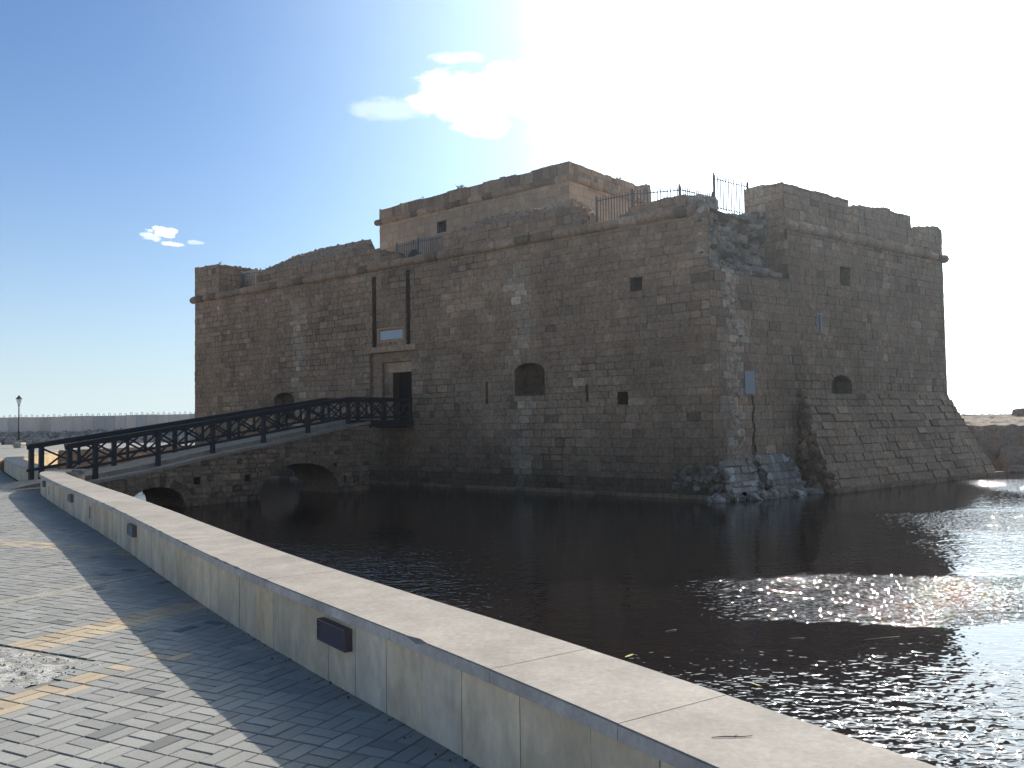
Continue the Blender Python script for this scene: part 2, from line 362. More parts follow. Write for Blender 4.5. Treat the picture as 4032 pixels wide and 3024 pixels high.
def moulding(mb, p0, p1, r, rng, tint, seg=(.45, 1.0), ends=(False, False), n=7, out=None):
    p0 = V(p0); p1 = V(p1); d = (p1 - p0); Ln = d.length; d.normalize(); s = 0
    a = out; b_ = Z
    while s < Ln - .05:
        e = min(s + rng.uniform(*seg), Ln)
        if Ln - e < .25: e = Ln
        rr = r * rng.uniform(.9, 1.07); oz = rng.uniform(-.012, .012); c = tint(rng, s, ZT); kd = .62 if rng.random() < .14 else 1.08; c = tuple(x_ * kd for x_ in c)
        prof = []
        for q, t_ in enumerate((s + .012, s + .05, (s + e) / 2, e - .05, e - .012)):
            k = (.86, 1, 1.02 + rng.uniform(-.03, .03), 1, .86)[q]
            prof.append([p0 + d * t_ + b_ * oz + (a * cos(th) + b_ * sin(th)) * rr * k * (1 + rng.uniform(-.02, .02)) for th in [-pi * .62 + pi * 1.24 * i / n for i in range(n + 1)]])
        vs = [x for ring in prof for x in ring]; fs = []
        for i in range(4):
            for k in range(n): fs.append((i * (n + 1) + k, (i + 1) * (n + 1) + k, (i + 1) * (n + 1) + k + 1, i * (n + 1) + k + 1))
        fs.append(tuple(range(n + 1))); fs.append(tuple(reversed(range(4 * (n + 1), 5 * (n + 1)))))
        mb.mesh(vs, fs, c, True)
        s = e
    for flag, p_, dd in ((ends[0], p0, -d), (ends[1], p1, d)):
        if flag:
            rock(mb, p_ + dd * .02, r, r, r, rng, tint(rng, 0, ZT), 2, .05, Matrix.Identity(3), 3)

def slab_body(mb, O, U, Nin, us, zf, zb, th, z0, rng, c=(.8, .8, .8), step=.18, amp=.05, nb=5, front=.03, rubble=None):
    """thick ruined wall behind its face: rough sloping top, back and ends"""
    O = V(O); ua, ub = us; n = max(2, int((ub - ua) / step)); grid = []
    for i in range(n + 1):
        u = ua + (ub - ua) * i / n; row = []
        for k in range(nb + 1):
            s = front + (th - front) * k / nb; zz = zf(u) + (zb(u) - zf(u)) * (k / nb) ** .8
            zz += amp * noise.noise(V((u * 3, s * 3, O.x))) * (1 if 0 < k else .3) - (.02 if k == 0 else 0)
            row.append(O + U * u + Nin * s + Z * zz)
        grid.append(row)
    vs = [p for r_ in grid for p in r_]; w = nb + 1; fs = []
    for i in range(n):
        for k in range(nb): fs.append((i * w + k, (i + 1) * w + k, (i + 1) * w + k + 1, i * w + k + 1))
    mb.mesh(vs, fs, c)
    for i in range(n):
        for k in (0, nb):
            p, q = grid[i][k], grid[i + 1][k]; mb.face([p, q, V((q.x, q.y, z0)), V((p.x, p.y, z0))], c)
    for i in (0, n):
        for k in range(nb):
            p, q = grid[i][k], grid[i][k + 1]; mb.face([p, q, V((q.x, q.y, z0)), V((p.x, p.y, z0))], c)
    if rubble:
        cnt, sz = rubble
        for _ in range(int(cnt * (ub - ua) * th)):
            u = rng.uniform(ua, ub); k = rng.random(); s = front + .05 + (th - front - .05) * k
            zz = zf(u) + (zb(u) - zf(u)) * k ** .8
            b = rng.gauss(1.05, .16)
            rock(mb, O + U * u + Nin * s + Z * zz, rng.uniform(.5, 1.3) * sz, rng.uniform(.5, 1.2) * sz, rng.uniform(.35, .7) * sz, rng, (b, b, b * 1.0), 0 if sz < .1 else 1, .3)

def lerp_fn(pts):
    def f(u):
        if u <= pts[0][0]: return pts[0][1]
        for (a, b), (c, d) in zip(pts[:-1], pts[1:]):
            if u <= c: return b + (d - b) * (u - a) / (c - a)
        return pts[-1][1]
    return f

def arch_slices(a, b, zb, zs, za, n=8):
    out = []
    for i in range(n):
        x0 = a + (b - a) * i / n; x1 = a + (b - a) * (i + 1) / n; t_ = ((x0 + x1) / 2 - (a + b) / 2) / ((b - a) / 2)
        out.append((x0, x1, zb, zs + (za - zs) * sqrt(max(0, 1 - t_ * t_))))
    return out
def reveal(mb, O, U, Nin, pts, depth, c=(.75, .75, .75), back=None, start=-.0):
    """sides and back of an opening; pts = outline (u,z)"""
    O = V(O); n = len(pts); fr = [O + U * u + Z * z + Nin * start for u, z in pts]; bk = [p + Nin * (depth - start) for p in fr]
    for i in range(n): mb.face([fr[i], fr[(i + 1) % n], bk[(i + 1) % n], bk[i]], c)
    if back is not None: mb.face(bk, back)
def arch_outline(a, b, zb, zs, za, n=10):
    pts = [(a, zb), (b, zb)]
    for i in range(n + 1):
        th = pi * i / n; pts.append(((a + b) / 2 + (b - a) / 2 * cos(th), zs + (za - zs) * sin(th)))
    return pts
def voussoirs(mb, O, U, Nout, a, b, zs, za, rng, th=.28, n=9, tint=stone_tint, d=.02):
    O = V(O); cx = (a + b) / 2; rx = (b - a) / 2; rz = za - zs
    for i in range(n):
        t0 = pi * (i + .04) / n; t1 = pi * (i + .96) / n; tt = th * rng.uniform(.85, 1.15); c = tint(rng, cx, zs)
        q = []
        for (t_, k) in ((t0, 0), (t1, 0), (t1, tt), (t0, tt)):
            q.append((cx + (rx + k) * cos(t_), zs + (rz + k) * sin(t_)))
        dd = d + rng.uniform(-.005, .01)
        f = [O + U * u + Z * z + Nout * dd for u, z in q]; g = [O + U * u + Z * z - Nout * .06 for u, z in q]
        mb.face(f, c)
        for k in range(4): mb.face([f[k], f[(k + 1) % 4], g[(k + 1) % 4], g[k]], tuple(x * .7 for x in c))

# ================================================================ GROUND, WATER
def parapet_path():
    return [(-12.85, 23.9), (-12.35, 22.45), (-10.6, 19.75), (-8.85, 17.1), (-7.1, 14.5), (-5.45, 12.0), (-4.05, 9.8), (-2.85, 7.95), (-2.1, 6.83), (-1.4, 5.85), (-.84, 5.07), (-.3, 4.33), (.35, 3.38), (1.4, 1.75), (2.5, -.1), (4.4, -3.6), (6.5, -8)]
def smooth(pts, it=2):
    pts = [V((x, y, 0)) for x, y in pts]
    for _ in range(it):
        q = [pts[0]]
        for a, b in zip(pts[:-1], pts[1:]): q += [a * .75 + b * .25, a * .25 + b * .75]
        q.append(pts[-1]); pts = q
    return pts
def resample(pts, step):
    out = [pts[0].copy()]; acc = 0
    for a, b in zip(pts[:-1], pts[1:]):
        l = (b - a).length; s = step - acc
        while s <= l: out.append(a + (b - a) * (s / l)); s += step
        acc = (acc + l) % step
    return out
NEARP = smooth(parapet_path())
FARP = [(-14.25, 26.15), (-15.0, 26.5), (-15.9, 27.75), (-18.2, 31.2), (-20.55, 34.8), (-22.5, 39.4), (-23.9, 43.4), (-24.75, 46.0)]
FARQ = [(-24.75, 46.0), (-22.9, 49.2), (-20.9, 53.2), (-18, 58.5), (-12, 66), (0, 72)]
def off(pts, d):
    out = []
    for i, p in enumerate(pts):
        t_ = (pts[min(i + 1, len(pts) - 1)] - pts[max(i - 1, 0)]).normalized(); out.append(p + V((-t_.y, t_.x, 0)) * d)
    return out

# water: one sheet to the horizon
mb = MB(); mb.face([(-6000, -3000, WL), (6000, -3000, WL), (6000, 9000, WL), (-6000, 9000, WL)])
o = mb.build('water', M['water']); tag(o, kind='structure', label='dark rippled moat water with sun glitter on the right')
# promenade ground sheet
import bmesh
bm = bmesh.new()
inner = [p for p in off(NEARP, .35)]
outl = [p for p in reversed(inner)] + [V((-13.3, 24.5, 0)), V((-14.6, 26.6, 0))] + [V((x + .0, y, 0)) for x, y in FARP[1:]] + [V((x, y, 0)) for x, y in FARQ[1:]] + [V((8, 80, 0)), V((60, 96, 0)), V((60, 400, 0)), V((-600, 400, 0)), V((-600, -200, 0)), V((8, -200, 0))]
vs = [bm.verts.new((p.x, p.y, -.02)) for p in outl]
fc = bm.faces.new(vs); bmesh.ops.triangulate(bm, faces=[fc]); bmesh.ops.recalc_face_normals(bm, faces=bm.faces)
me = bpy.data.meshes.new('promenade'); bm.to_mesh(me); bm.free()
ca = me.color_attributes.new('Col', 'FLOAT_COLOR', 'CORNER'); ca.data.foreach_set('color', [.9, .88, .85, 1.0] * len(me.loops))
me.materials.append(M['paver']); o = bpy.data.objects.new('promenade', me); col.objects.link(o); tag(o, kind='structure', label='paved waterside promenade')

# pavers: basket weave, laid as real blocks
e1 = V((cos(radians(-26.8)), sin(radians(-26.8)), 0)); e2 = V((-e1.y, e1.x, 0))
S = .21
npts = NEARP
def left_of_wall(p, m_=.02):
    best = 1e9; sgn = 1
    for a, b in zip(npts[:-1], npts[1:]):
        ab = b - a; t_ = max(0, min(1, (p - a).dot(ab) / ab.length_squared)); q = a + ab * t_; d = (p - q).length
        if d < best: best = d; sgn = 1 if ab.cross(p - a).z < 0 else -1
    return best * sgn
rng = random.Random(3)
mb = MB(); patch_stones = []
def in_patch(P_, Q_): return -9.5 < P_ < -5.35 + .15 * sin(Q_ * 9) and 3.42 < Q_ < 4.12
def in_seam(P_, Q_): return -8.22 < P_ < -7.92
i0, i1 = int(-26 / S), int(3 / S); j0, j1 = int(-4 / S), int(22 / S)
for i in range(i0, i1):
    for j in range(j0, j1):
        pc, qc = (i + .5) * S, (j + .5) * S
        c = e1 * pc + e2 * qc
        if c.y < .2 or c.y > 25 or c.x < -.66 * c.y - 2.2 or c.x > 6: continue
        dw = left_of_wall(c) if c.x > -15 else 1
        if c.y > 23 and c.x > -13.6: continue
        if dw < -.15: continue
        if in_patch(pc, qc) or in_seam(pc, qc): continue
        hor = (i + j) % 2 == 0
        for k in (0, 1):
            if hor: a0, a1, b0, b1 = i * S, (i + 1) * S, j * S + k * S / 2, j * S + (k + 1) * S / 2
            else: a0, a1, b0, b1 = i * S + k * S / 2, i * S + (k + 1) * S / 2, j * S, (j + 1) * S
            b = max(.72, min(1.25, rng.gauss(1, .07))); cl = (b, b, b * 1.0)
            pm, qm = (a0 + a1) / 2, (b0 + b1) / 2
            och = (-6.52 < pm < -6.1 and 4.15 < qm < 6.2 and rng.random() < .93) or (7.75 < qm < 8.2 and pm < -7 and rng.random() < .7) or (-5.2 < pm < -4.95 and 2.6 < qm < 4.6 and rng.random() < .75) or (-5.75 < pm < -5.5 and 2.5 < qm < 3.4 and rng.random() < .6) or (-3.7 < pm < -3.3 and 5.6 < qm < 7 and rng.random() < .5) or (-6.52 < pm < -6.1 and 6.2 <= qm < 9 and rng.random() < .8)
            if och: cl = (1.45 * b, 1.2 * b, .93 * b)
            elif rng.random() < .012: cl = (.6 * b, .6 * b, .62 * b)
            jn = .0032 if not hor else .0038; dz = rng.gauss(0, .0012); tl = rng.gauss(0, .0010)
            A0, A1, B0, B1 = a0 + jn, a1 - jn, b0 + jn, b1 - jn
            zz = [dz + tl, dz - tl, dz + tl * .5, dz]
            tp = [(A0 + .004, B0 + .004), (A1 - .004, B0 + .004), (A1 - .004, B1 - .004), (A0 + .004, B1 - .004)]
            bt = [(A0, B0), (A1, B0), (A1, B1), (A0, B1)]
            n = len(mb.v)
            for (x, y), q in zip(tp, zz): w_ = e1 * x + e2 * y; mb.v.append((w_.x, w_.y, q))
            for x, y in bt: w_ = e1 * x + e2 * y; mb.v.append((w_.x, w_.y, -.005))
            mb.f.append((n, n + 1, n + 2, n + 3)); mb.c.append(cl); mb.sm.append(False)
            for q in range(4): mb.f.append((n + 4 + q, n + 4 + (q + 1) % 4, n + (q + 1) % 4, n + q)); mb.c.append(tuple(x * .95 for x in cl)); mb.sm.append(False)
o = mb.build('paving', M['paver']); tag(o, kind='structure', label='grey basket-weave concrete pavers with ochre bands')
# joint bed just under the pavers
mb = MB(); pts = [e1 * a + e2 * b for a, b in ((-26, -4), (3, -4), (3, 22), (-26, 22))]
bed = [V((-.2, .3, 0)), V((2.2, .3, 0))] + [p for p in reversed(NEARP) if p.y > .5 and p.y < 23] + [V((-16.5, 24.5, 0)), V((-19, 24.5, 0)), V((-3, .3, 0))]
bm = bmesh.new(); vs = [bm.verts.new((p.x, p.y, -.009)) for p in bed]; fc = bm.faces.new(vs); bmesh.ops.triangulate(bm, faces=[fc]); bmesh.ops.recalc_face_normals(bm, faces=bm.faces)
me = bpy.data.meshes.new('paving_bed'); bm.to_mesh(me); bm.free(); ca = me.color_attributes.new('Col', 'FLOAT_COLOR', 'CORNER'); ca.data.foreach_set('color', [.75, .72, .66, 1.0] * len(me.loops)); me.materials.append(M['paver'])
o = bpy.data.objects.new('paving_bed', me); col.objects.link(o); tag(o, kind='structure')
# rough repair patch and cement seam
def rough_sheet(name, a0, a1, b0, b1, step, amp, base, cfun, mat, jag=.04):
    mb = MB(); na = int((a1 - a0) / step); nb_ = int((b1 - b0) / step); vs = []
    for i in range(na + 1):
        for j in range(nb_ + 1):
            a = a0 + (a1 - a0) * i / na; b = b0 + (b1 - b0) * j / nb_
            if i == na or i == 0: a += jag * noise.noise(V((a, b * 6, 0)))
            if j == nb_ or j == 0: b += jag * noise.noise(V((a * 6, b, 3)))
            w_ = e1 * a + e2 * b; z = base + amp * (noise.noise(V((a * 9, b * 9, 1))) + .6 * noise.noise(V((a * 25, b * 25, 5))))
            vs.append((w_.x, w_.y, z))
    w = nb_ + 1
    for i in range(na):
        for j in range(nb_):
            mb_c = cfun(a0 + (a1 - a0) * i / na, b0 + (b1 - b0) * j / nb_)
            mb.face([vs[i * w + j], vs[(i + 1) * w + j], vs[(i + 1) * w + j + 1], vs[i * w + j + 1]], mb_c)
    o = mb.build(name, mat); tag(o, kind='structure'); return o
def pc_(a, b):
    k = 1.15 + .45 * noise.noise(V((a * 7, b * 7, 2))); return (k, k, k)
rough_sheet('repair_patch', -9.5, -5.33, 3.40, 4.16, .02, .012, -.004, pc_, M['mortar'])
rough_sheet('cement_seam', -8.24, -7.9, 2.0, 7.0, .05, .006, -.002, lambda a, b: ((.55,) * 3 if abs(a + 8.07 + .02 * noise.noise(V((a, b * 3, 0)))) < .03 and noise.noise(V((b * 2.2, 7, 0))) > -.15 else (.98, .95, .88)), M['mortar'])
mb = MB(); rng = random.Random(5)
for _ in range(260):
    a = rng.uniform(-8.4, -5.3); b = rng.uniform(3.42, 4.14); w_ = e1 * a + e2 * b; s = rng.uniform(.003, .010); k = rng.uniform(.6, 1.25)
    rock(mb, (w_.x, w_.y, .004), s, s, s * .7, rng, (k, k, k), 0, .3)
o = mb.build('gravel', M['mortar']); tag(o, 'loose pale gravel scattered on the broken repair patch', 'gravel', kind='stuff')

# ================================================================ SEAT WALLS
def seat_wall(name, path, side, label, rng, whites=(), detail=True, bottom=0.0, clad=None, cope_c=(1, 1, 1), inner_mat=None, endcaps=(True, True), W_=.60, pan=(.42, .62)):
    root = empty(name, (path[0].x, path[0].y, 0), label, 'low wall')
    P_ = resample(path, .10)
    fr = off(P_, .03 * side); bk = off(P_, (W_ - .03) * side); cf = P_; cb = off(P_, W_ * side)
    # cladding panels
    mb = MB(); i = 0; n = len(P_) - 1
    while i < n:
        L_ = max(1, int(rng.uniform(*pan) / .10)); k = min(i + L_, n); b = rng.gauss(1, .055); b = max(.82, min(1.14, b)); w = rng.gauss(0, .028); c = (b * (1 + w), b, b * (1 - w * 1.3))
        pr = rng.uniform(0, .003)
        for q in range(i, k):
            a0 = .0018 if q == i else 0; a1 = .0018 if q == k - 1 else 0
            d = (fr[q + 1] - fr[q]); nn = V((-d.y, d.x, 0)).normalized() * (-side) * pr
            x = fr[q] + d * (a0 / max(d.length, 1e-6)) + nn; y = fr[q + 1] - d * (a1 / max(d.length, 1e-6)) + nn
            mb.face([V((x.x, x.y, 0.001)), V((y.x, y.y, 0.001)), V((y.x, y.y, .434)), V((x.x, x.y, .434))], c)
            if q == i:
                z_ = x - nn * 1 + V((-nn.x, -nn.y, 0)) * 0; g_ = fr[q] + V((-d.y, d.x, 0)).normalized() * side * .006
                mb.face([V((g_.x, g_.y, 0)), V((x.x, x.y, 0)), V((x.x, x.y, .434)), V((g_.x, g_.y, .434))], tuple(v * .3 for v in c))
        i = k
    # dark backing of the joints, inner face
    for q in range(n):
        d = (fr[q + 1] - fr[q]); nn = V((-d.y, d.x, 0)).normalized() * side * .006
        x, y = fr[q] + nn, fr[q + 1] + nn
        mb.face([(x.x, x.y, 0), (y.x, y.y, 0), (y.x, y.y, .434), (x.x, x.y, .434)], (.25, .24, .22))
    for e, q in ((0, 0), (1, n)):
        if endcaps[e]: a, b_ = fr[q], bk[q]; mb.face([(a.x, a.y, bottom), (b_.x, b_.y, bottom), (b_.x, b_.y, .434), (a.x, a.y, .434)], (.95, .95, .95))
    mb.build('cladding', clad or M['cladding'], root)
    # moat side
    mb = MB()
    for q in range(n):
        a, b_ = bk[q], bk[q + 1]; k = rng.gauss(1, .06)
        mb.face([(a.x, a.y, WL - .5), (b_.x, b_.y, WL - .5), (b_.x, b_.y, .434), (a.x, a.y, .434)], (k, k, k))
    mb.build('moat_side', inner_mat or M['stone'], root)
    # coping slabs
    mb = MB(); i = 0
    T0, T1 = .436, .5
    while i < n:
        L_ = max(2, int(rng.uniform(.85, 1.15) / .10)); k = min(i + L_, n); b = rng.gauss(1, .035); c = (b * cope_c[0], b * cope_c[1], b * cope_c[2])
        s_mid = (i + k) / 2 * .10
        for (w0, w1, bb) in whites:
            if w0 < s_mid < w1: c = tuple(x * bb for x in c)
        dzs = rng.uniform(-.0012, .0012)
        for q in range(i, k):
            d = (cf[q + 1] - cf[q]).normalized(); gap0 = .0012 if q == i else 0; gap1 = .0012 if q == k - 1 else 0
            x0, x1 = cf[q] + d * gap0, cf[q + 1] - d * gap1; y0, y1 = cb[q] + d * gap0, cb[q + 1] - d * gap1
            nn = V((-d.y, d.x, 0)).normalized() * side
            ch0 = .006 + max(0, .018 * (noise.noise(V((q * .9, 1.3, side))) - .25)) * 3; ch1 = .006 + max(0, .018 * (noise.noise(V(((q + 1) * .9, 1.3, side))) - .25)) * 3
            T = T1 + dzs
            def p3(p, z): return (p.x, p.y, z)
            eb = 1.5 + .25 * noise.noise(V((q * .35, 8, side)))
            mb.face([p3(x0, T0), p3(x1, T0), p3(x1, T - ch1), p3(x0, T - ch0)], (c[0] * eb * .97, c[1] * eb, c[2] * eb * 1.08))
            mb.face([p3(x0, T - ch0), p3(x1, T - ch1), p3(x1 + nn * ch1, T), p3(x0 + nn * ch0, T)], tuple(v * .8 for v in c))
            mb.face([p3(x0 + nn * ch0, T), p3(x1 + nn * ch1, T), p3(y1 - nn * .008, T), p3(y0 - nn * .008, T)], c)
            mb.face([p3(y0 - nn * .008, T), p3(y1 - nn * .008, T), p3(y1, T - .008), p3(y0, T - .008)], c)
            mb.face([p3(y0, T - .008), p3(y1, T - .008), p3(y1, T0), p3(y0, T0)], c)
            mb.face([p3(x0, T0), p3(x1, T0), p3(y1, T0), p3(y0, T0)], c)
            if q == i: mb.face([p3(x0, T0), p3(x0, T - ch0), p3(y0, T - .008), p3(y0, T0)], tuple(v * .5 for v in c))
            if q == k - 1: mb.face([p3(x1, T0), p3(x1, T - ch1), p3(y1, T - .008), p3(y1, T0)], tuple(v * .5 for v in c))
        i = k
    # solid bed under slabs so joints read dark, not open
    for q in range(n):
        d = (cf[q + 1] - cf[q]).normalized(); nn = V((-d.y, d.x, 0)).normalized() * side
        a0, a1, b0, b1 = cf[q] + nn * .02, cf[q + 1] + nn * .02, cb[q] - nn * .02, cb[q + 1] - nn * .02
        mb.face([(a0.x, a0.y, .492), (a1.x, a1.y, .492), (b1.x, b1.y, .492), (b0.x, b0.y, .492)], (.55, .52, .48))
    mb.build('coping', M['coping'], root)
    return root
wallA = seat_wall('seat_wall', NEARP, 1, 'long curved seat wall with cream stone coping running from the foreground to the bridge', random.Random(21), whites=((11.4, 12.4, 1.14), (17.5, 18.0, 1.05)))
# the wall's return towards the bridge
ret = [V((-12.86, 23.86, 0)), V((-12.9, 24.25, 0)), V((-12.62, 24.55, 0))]
mb = MB()
def prism(mb, pts, z0, z1, c):
    n = len(pts); mb.face([(x, y, z1) for x, y in pts], c)
    for i in range(n):
        a, b = pts[i], pts[(i + 1) % n]; mb.face([(a[0], a[1], z0), (b[0], b[1], z0), (b[0], b[1], z1), (a[0], a[1], z1)], c)
prism(mb, [(-12.82, 23.90), (-12.86, 24.35), (-12.6, 24.62), (-11.95, 24.3), (-11.9, 23.9), (-12.26, 24.1)], .436, .499, (1, 1, 1))
mb.build('end_slab', M['coping'], wallA)
mb = MB(); prism(mb, [(-12.80, 23.88), (-12.83, 24.3), (-12.6, 24.55), (-12.0, 24.25), (-12.0, 23.9)], WL - .3, .435, (1, 1, 1)); mb.build('end_block', M['cladding'], wallA)
f1 = smooth(FARP, 1); wallB = seat_wall('seat_wall', f1, -1, 'shaded seat wall left of the bridge gap, curving away round the moat', random.Random(22), inner_mat=M['ochre'], endcaps=(True, False))
f2 = smooth(FARQ, 1); wallC = seat_wall('seat_wall', f2, -1, 'distant sunlit-topped moat wall behind the bridge railing', random.Random(23), inner_mat=M['stone'])
# masonry on moat side of far walls
rng = random.Random(24)
def och_t(rng, u=0, z=0):
    b = rng.gauss(1, .13); w = rng.gauss(0, .05); return (b * (1 + w), b, b * (1 - w))
for root, pts in ((wallB, [( -21.2, 35.3), (-24.3, 46.0)]), (wallC, [(-24.15, 46.0), (-20.3, 53.0)])):
    mb = MB(); a = V((*pts[0], 0)); b = V((*pts[1], 0)); d = (b - a).normalized(); nn = V((d.y, -d.x, 0))
    masonry(mb, a + nn * .12, d, Z, nn, 0, (b - a).length, WL - .1, .42, rng, rows=(.2, .26), wid=(.3, .6), tint=och_t, erode=0, wav=0, dep=(.004, .015), joint=.006, mort=.7)
    mb.build('facing', M['ochre'] if root is wallB else M['stone'], root)  # shade put into the colour: wallC's shaded face takes darker stone, sunlit wallB ochre

# wall lights and recessed slots on the near seat wall
def on_wall(s_target):
    P_ = resample(NEARP, .10); return P_
def near_idx(x, y):
    P_ = resample(NEARP, .05); best = min(range(1, len(P_) - 1), key=lambda i: (P_[i] - V((x, y, 0))).length)
    d = (P_[best + 1] - P_[best - 1]).normalized(); return P_[best], d
LIGHTS = [(-1.14, 5.48, .42, .135, 'brown louvred wall light box nearest the camera on the seat wall', 'louvre'), (-4.83, 11.2, .40, .14, 'grey louvred wall light box second from the camera on the seat wall', 'fixture'),
          (-8.35, 16.45, .40, .14, 'small grey wall light box third along the seat wall from the camera', 'fixture'), (-11.2, 20.8, .36, .14, 'farthest small wall light box near the bridge end of the seat wall', 'fixture')]
for (x, y, w, h, lab, mt) in LIGHTS:
    p, d = near_idx(x, y); nn = V((d.y, -d.x, 0)); p = p - nn * .03  # nn points to the promenade
    root = empty('wall_light', (p.x, p.y, .30), lab, 'wall light', 'louvred wall lights on the seat wall')
    mb = MB(); o_ = p - d * w / 2 + Z * (.33 - h / 2)
    if mt == 'louvre': o_ = o_ + Z * .0
    t_ = .008
    mb.box(o_, d * w, nn * .055, Z * t_); mb.box(o_ + Z * (h - t_), d * w, nn * .055, Z * t_)
    mb.box(o_ + Z * t_, d * t_, nn * .055, Z * (h - 2 * t_)); mb.box(o_ + d * (w - t_) + Z * t_, d * t_, nn * .055, Z * (h - 2 * t_)); mb.box(o_ + d * t_ + Z * t_, d * (w - 2 * t_), nn * .012, Z * (h - 2 * t_), (.25, .25, .25))
    mb.build('housing', M[mt], root)
    ns = 5
    for k in range(ns):
        mb = MB(); zc = t_ + (h - 2 * t_) * (k + .5) / ns; q = o_ + d * t_ + Z * zc + nn * .014
        mb.mesh([q + nn * .022 + Z * .0095, q + d * (w - 2 * t_) + nn * .022 + Z * .0095, q + d * (w - 2 * t_) + nn * .042 - Z * .0085, q + nn * .042 - Z * .0085, q + nn * .016 + Z * .0095, q + d * (w - 2 * t_) + nn * .016 + Z * .0095, q + d * (w - 2 * t_) + nn * .036 - Z * .0085, q + nn * .036 - Z * .0085], [(0, 1, 2, 3), (7, 6, 5, 4), (0, 4, 5, 1), (1, 5, 6, 2), (2, 6, 7, 3), (3, 7, 4, 0)])
        mb.build('louvre', M[mt], root)
for (x, y) in ((-7.15, 14.55), (-10.7, 19.9)):
    p, d = near_idx(x, y); nn = V((d.y, -d.x, 0)); p = p - nn * .03; mb = MB(); q = p - d * .045 + Z * .13
    mb.box(q, d * .09, nn * .004, Z * .20, (1, 1, 1)); mb.box(q - d * .012, d * .012, nn * .009, Z * .2, (2.5, 2.5, 2.4)); mb.box(q + d * .09, d * .012, nn * .009, Z * .2, (2.5, 2.5, 2.4))
    mb.build('drain_slot', M['louvre'], wallA)

# ================================================================ CASTLE
castle = empty('castle', (K.x, K.y, WL), 'square weathered stone sea castle with ruined parapets standing in the moat', 'castle')
rng = random.Random(31)
def front_tint(rng, u, z):
    c = stone_tint(rng, u, z)
    k = 1.0
    # pale lime runs below two spouts, stones darker towards the water
    for uc, wd, zt_ in ((7.55, .38, 7.6), (20.6, .5, 7.4)):
        s_ = math.exp(-((u - uc - .15 * sin(z * 2.1)) / wd) ** 2)
        if z < zt_: k += .75 * s_ * (.65 + .35 * sin(z * 3 + u)) 
        if s_ > .3 and z < zt_: c = (c[0] * .95, c[1] * 1.04, c[2] * 1.12)
    base_dark = max(0, min(1, (2.3 - z + 1.6 * noise.noise(V((u * .3, z * .4, 1)))) / 2.4)); k *= 1 - .45 * base_dark
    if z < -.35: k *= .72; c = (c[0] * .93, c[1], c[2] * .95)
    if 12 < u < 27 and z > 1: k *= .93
    n_ = noise.noise(V((u * .3, z * .4, 9))); k *= 1 + .16 * n_
    return tuple(x * k for x in c)
DOORU = (13.25, 15.75, -.1, 4.64)
op_front = [(6.48, 7.86, 2.58, 3.55)] and []
op_front += arch_slices(6.48, 7.86, 2.58, 3.48, 3.78, 10)
op_front += arch_slices(20.95, 22.5, 1.9, 2.84, 3.18, 10)
op_front += [(9.17, 9.27, 2.32, 3.14), (4.62, 4.72, 2.31, 2.9), (3.03, 3.44, 2.17, 2.6), (2.39, 2.86, 5.94, 6.41), (15.34, 15.58, 4.9, 7.9), (13.30, 13.53, 4.9, 7.95), (13.25, 15.75, 1.55, 4.64), (13.72, 15.12, 5.14, 5.58)]
mb = MB(); Nf = -inF
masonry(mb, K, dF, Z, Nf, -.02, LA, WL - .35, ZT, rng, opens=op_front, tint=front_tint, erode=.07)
voussoirs(mb, K, dF, Nf, 6.48, 7.86, 3.48, 3.78, rng, th=.3, n=11); voussoirs(mb, K, dF, Nf, 20.95, 22.5, 2.84, 3.18, rng, th=.3, n=9)
front = mb.build('front_wall', M['stone'], castle)
# drawbridge recess round the door: stepped surrounds
mb = MB(); sur = K + inF * .14
reveal(mb, K, dF, inF, [(13.25, 1.5), (15.75, 1.5), (15.75, 4.64), (13.25, 4.64)], .14, (.85, .82, .78))
masonry(mb, sur, dF, Z, Nf, 13.25, 15.75, 1.5, 4.64, rng, opens=[(13.27, 15.15, 1.5, 4.22)], rows=(.36, .46), wid=(.4, .6), erode=0, dep=(.002, .008), joint=.006, wav=0)
sur2 = K + inF * .26
reveal(mb, sur, dF, inF, [(13.27, 1.5), (15.15, 1.5), (15.15, 4.22), (13.27, 4.22)], .12, (.8, .78, .74))
masonry(mb, sur2, dF, Z, Nf, 13.27, 15.15, 1.5, 4.22, rng, opens=[(13.37, 14.62, 1.5, 4.22)], rows=(.4, .5), wid=(.3, .4), erode=0, dep=(.002, .008), joint=.006, wav=0)
mb.box(sur2 + dF * 13.30 + Z * 3.78 - Nf * .02, dF * 1.58, Nf * .06, Z * .42, (1.45, 1.4, 1.35))
reveal(mb, sur2, dF, inF, [(13.37, 1.5), (14.62, 1.5), (14.62, 3.78), (13.37, 3.78)], .5, (.3, .3, .3))
mb.build('door_surround', M['stone'], castle)
# lintel course, plaque frame
mb = MB()
x = 12.95
while x < 15.95:
    w = rng.uniform(.45, .7); w = min(w, 16.0 - x); b = rng.uniform(1.1, 1.35); mb.box(K + dF * (x + .006) + Z * 4.64 - Nf * .03, dF * (w - .012), Nf * .11, Z * .24, (b, b * .98, b * .95)); x += w
for a_, b_, z0_, z1_ in ((13.6, 15.25, 5.58, 5.68), (13.6, 15.25, 5.04, 5.14), (13.6, 13.72, 5.14, 5.58), (15.12, 15.25, 5.14, 5.58)):
    mb.box(K + dF * a_ + Z * z0_ - Nf * .03, dF * (b_ - a_), Nf * .07, Z * (z1_ - z0_), (1.3, 1.18, 1.02))
mb.box(K + dF * 13.72 + Z * 5.14 + inF * .03, dF * 1.4, inF * .03, Z * .44, (1.2, 1.1, 1.0))
mb.build('door_lintel', M['stone'], castle)
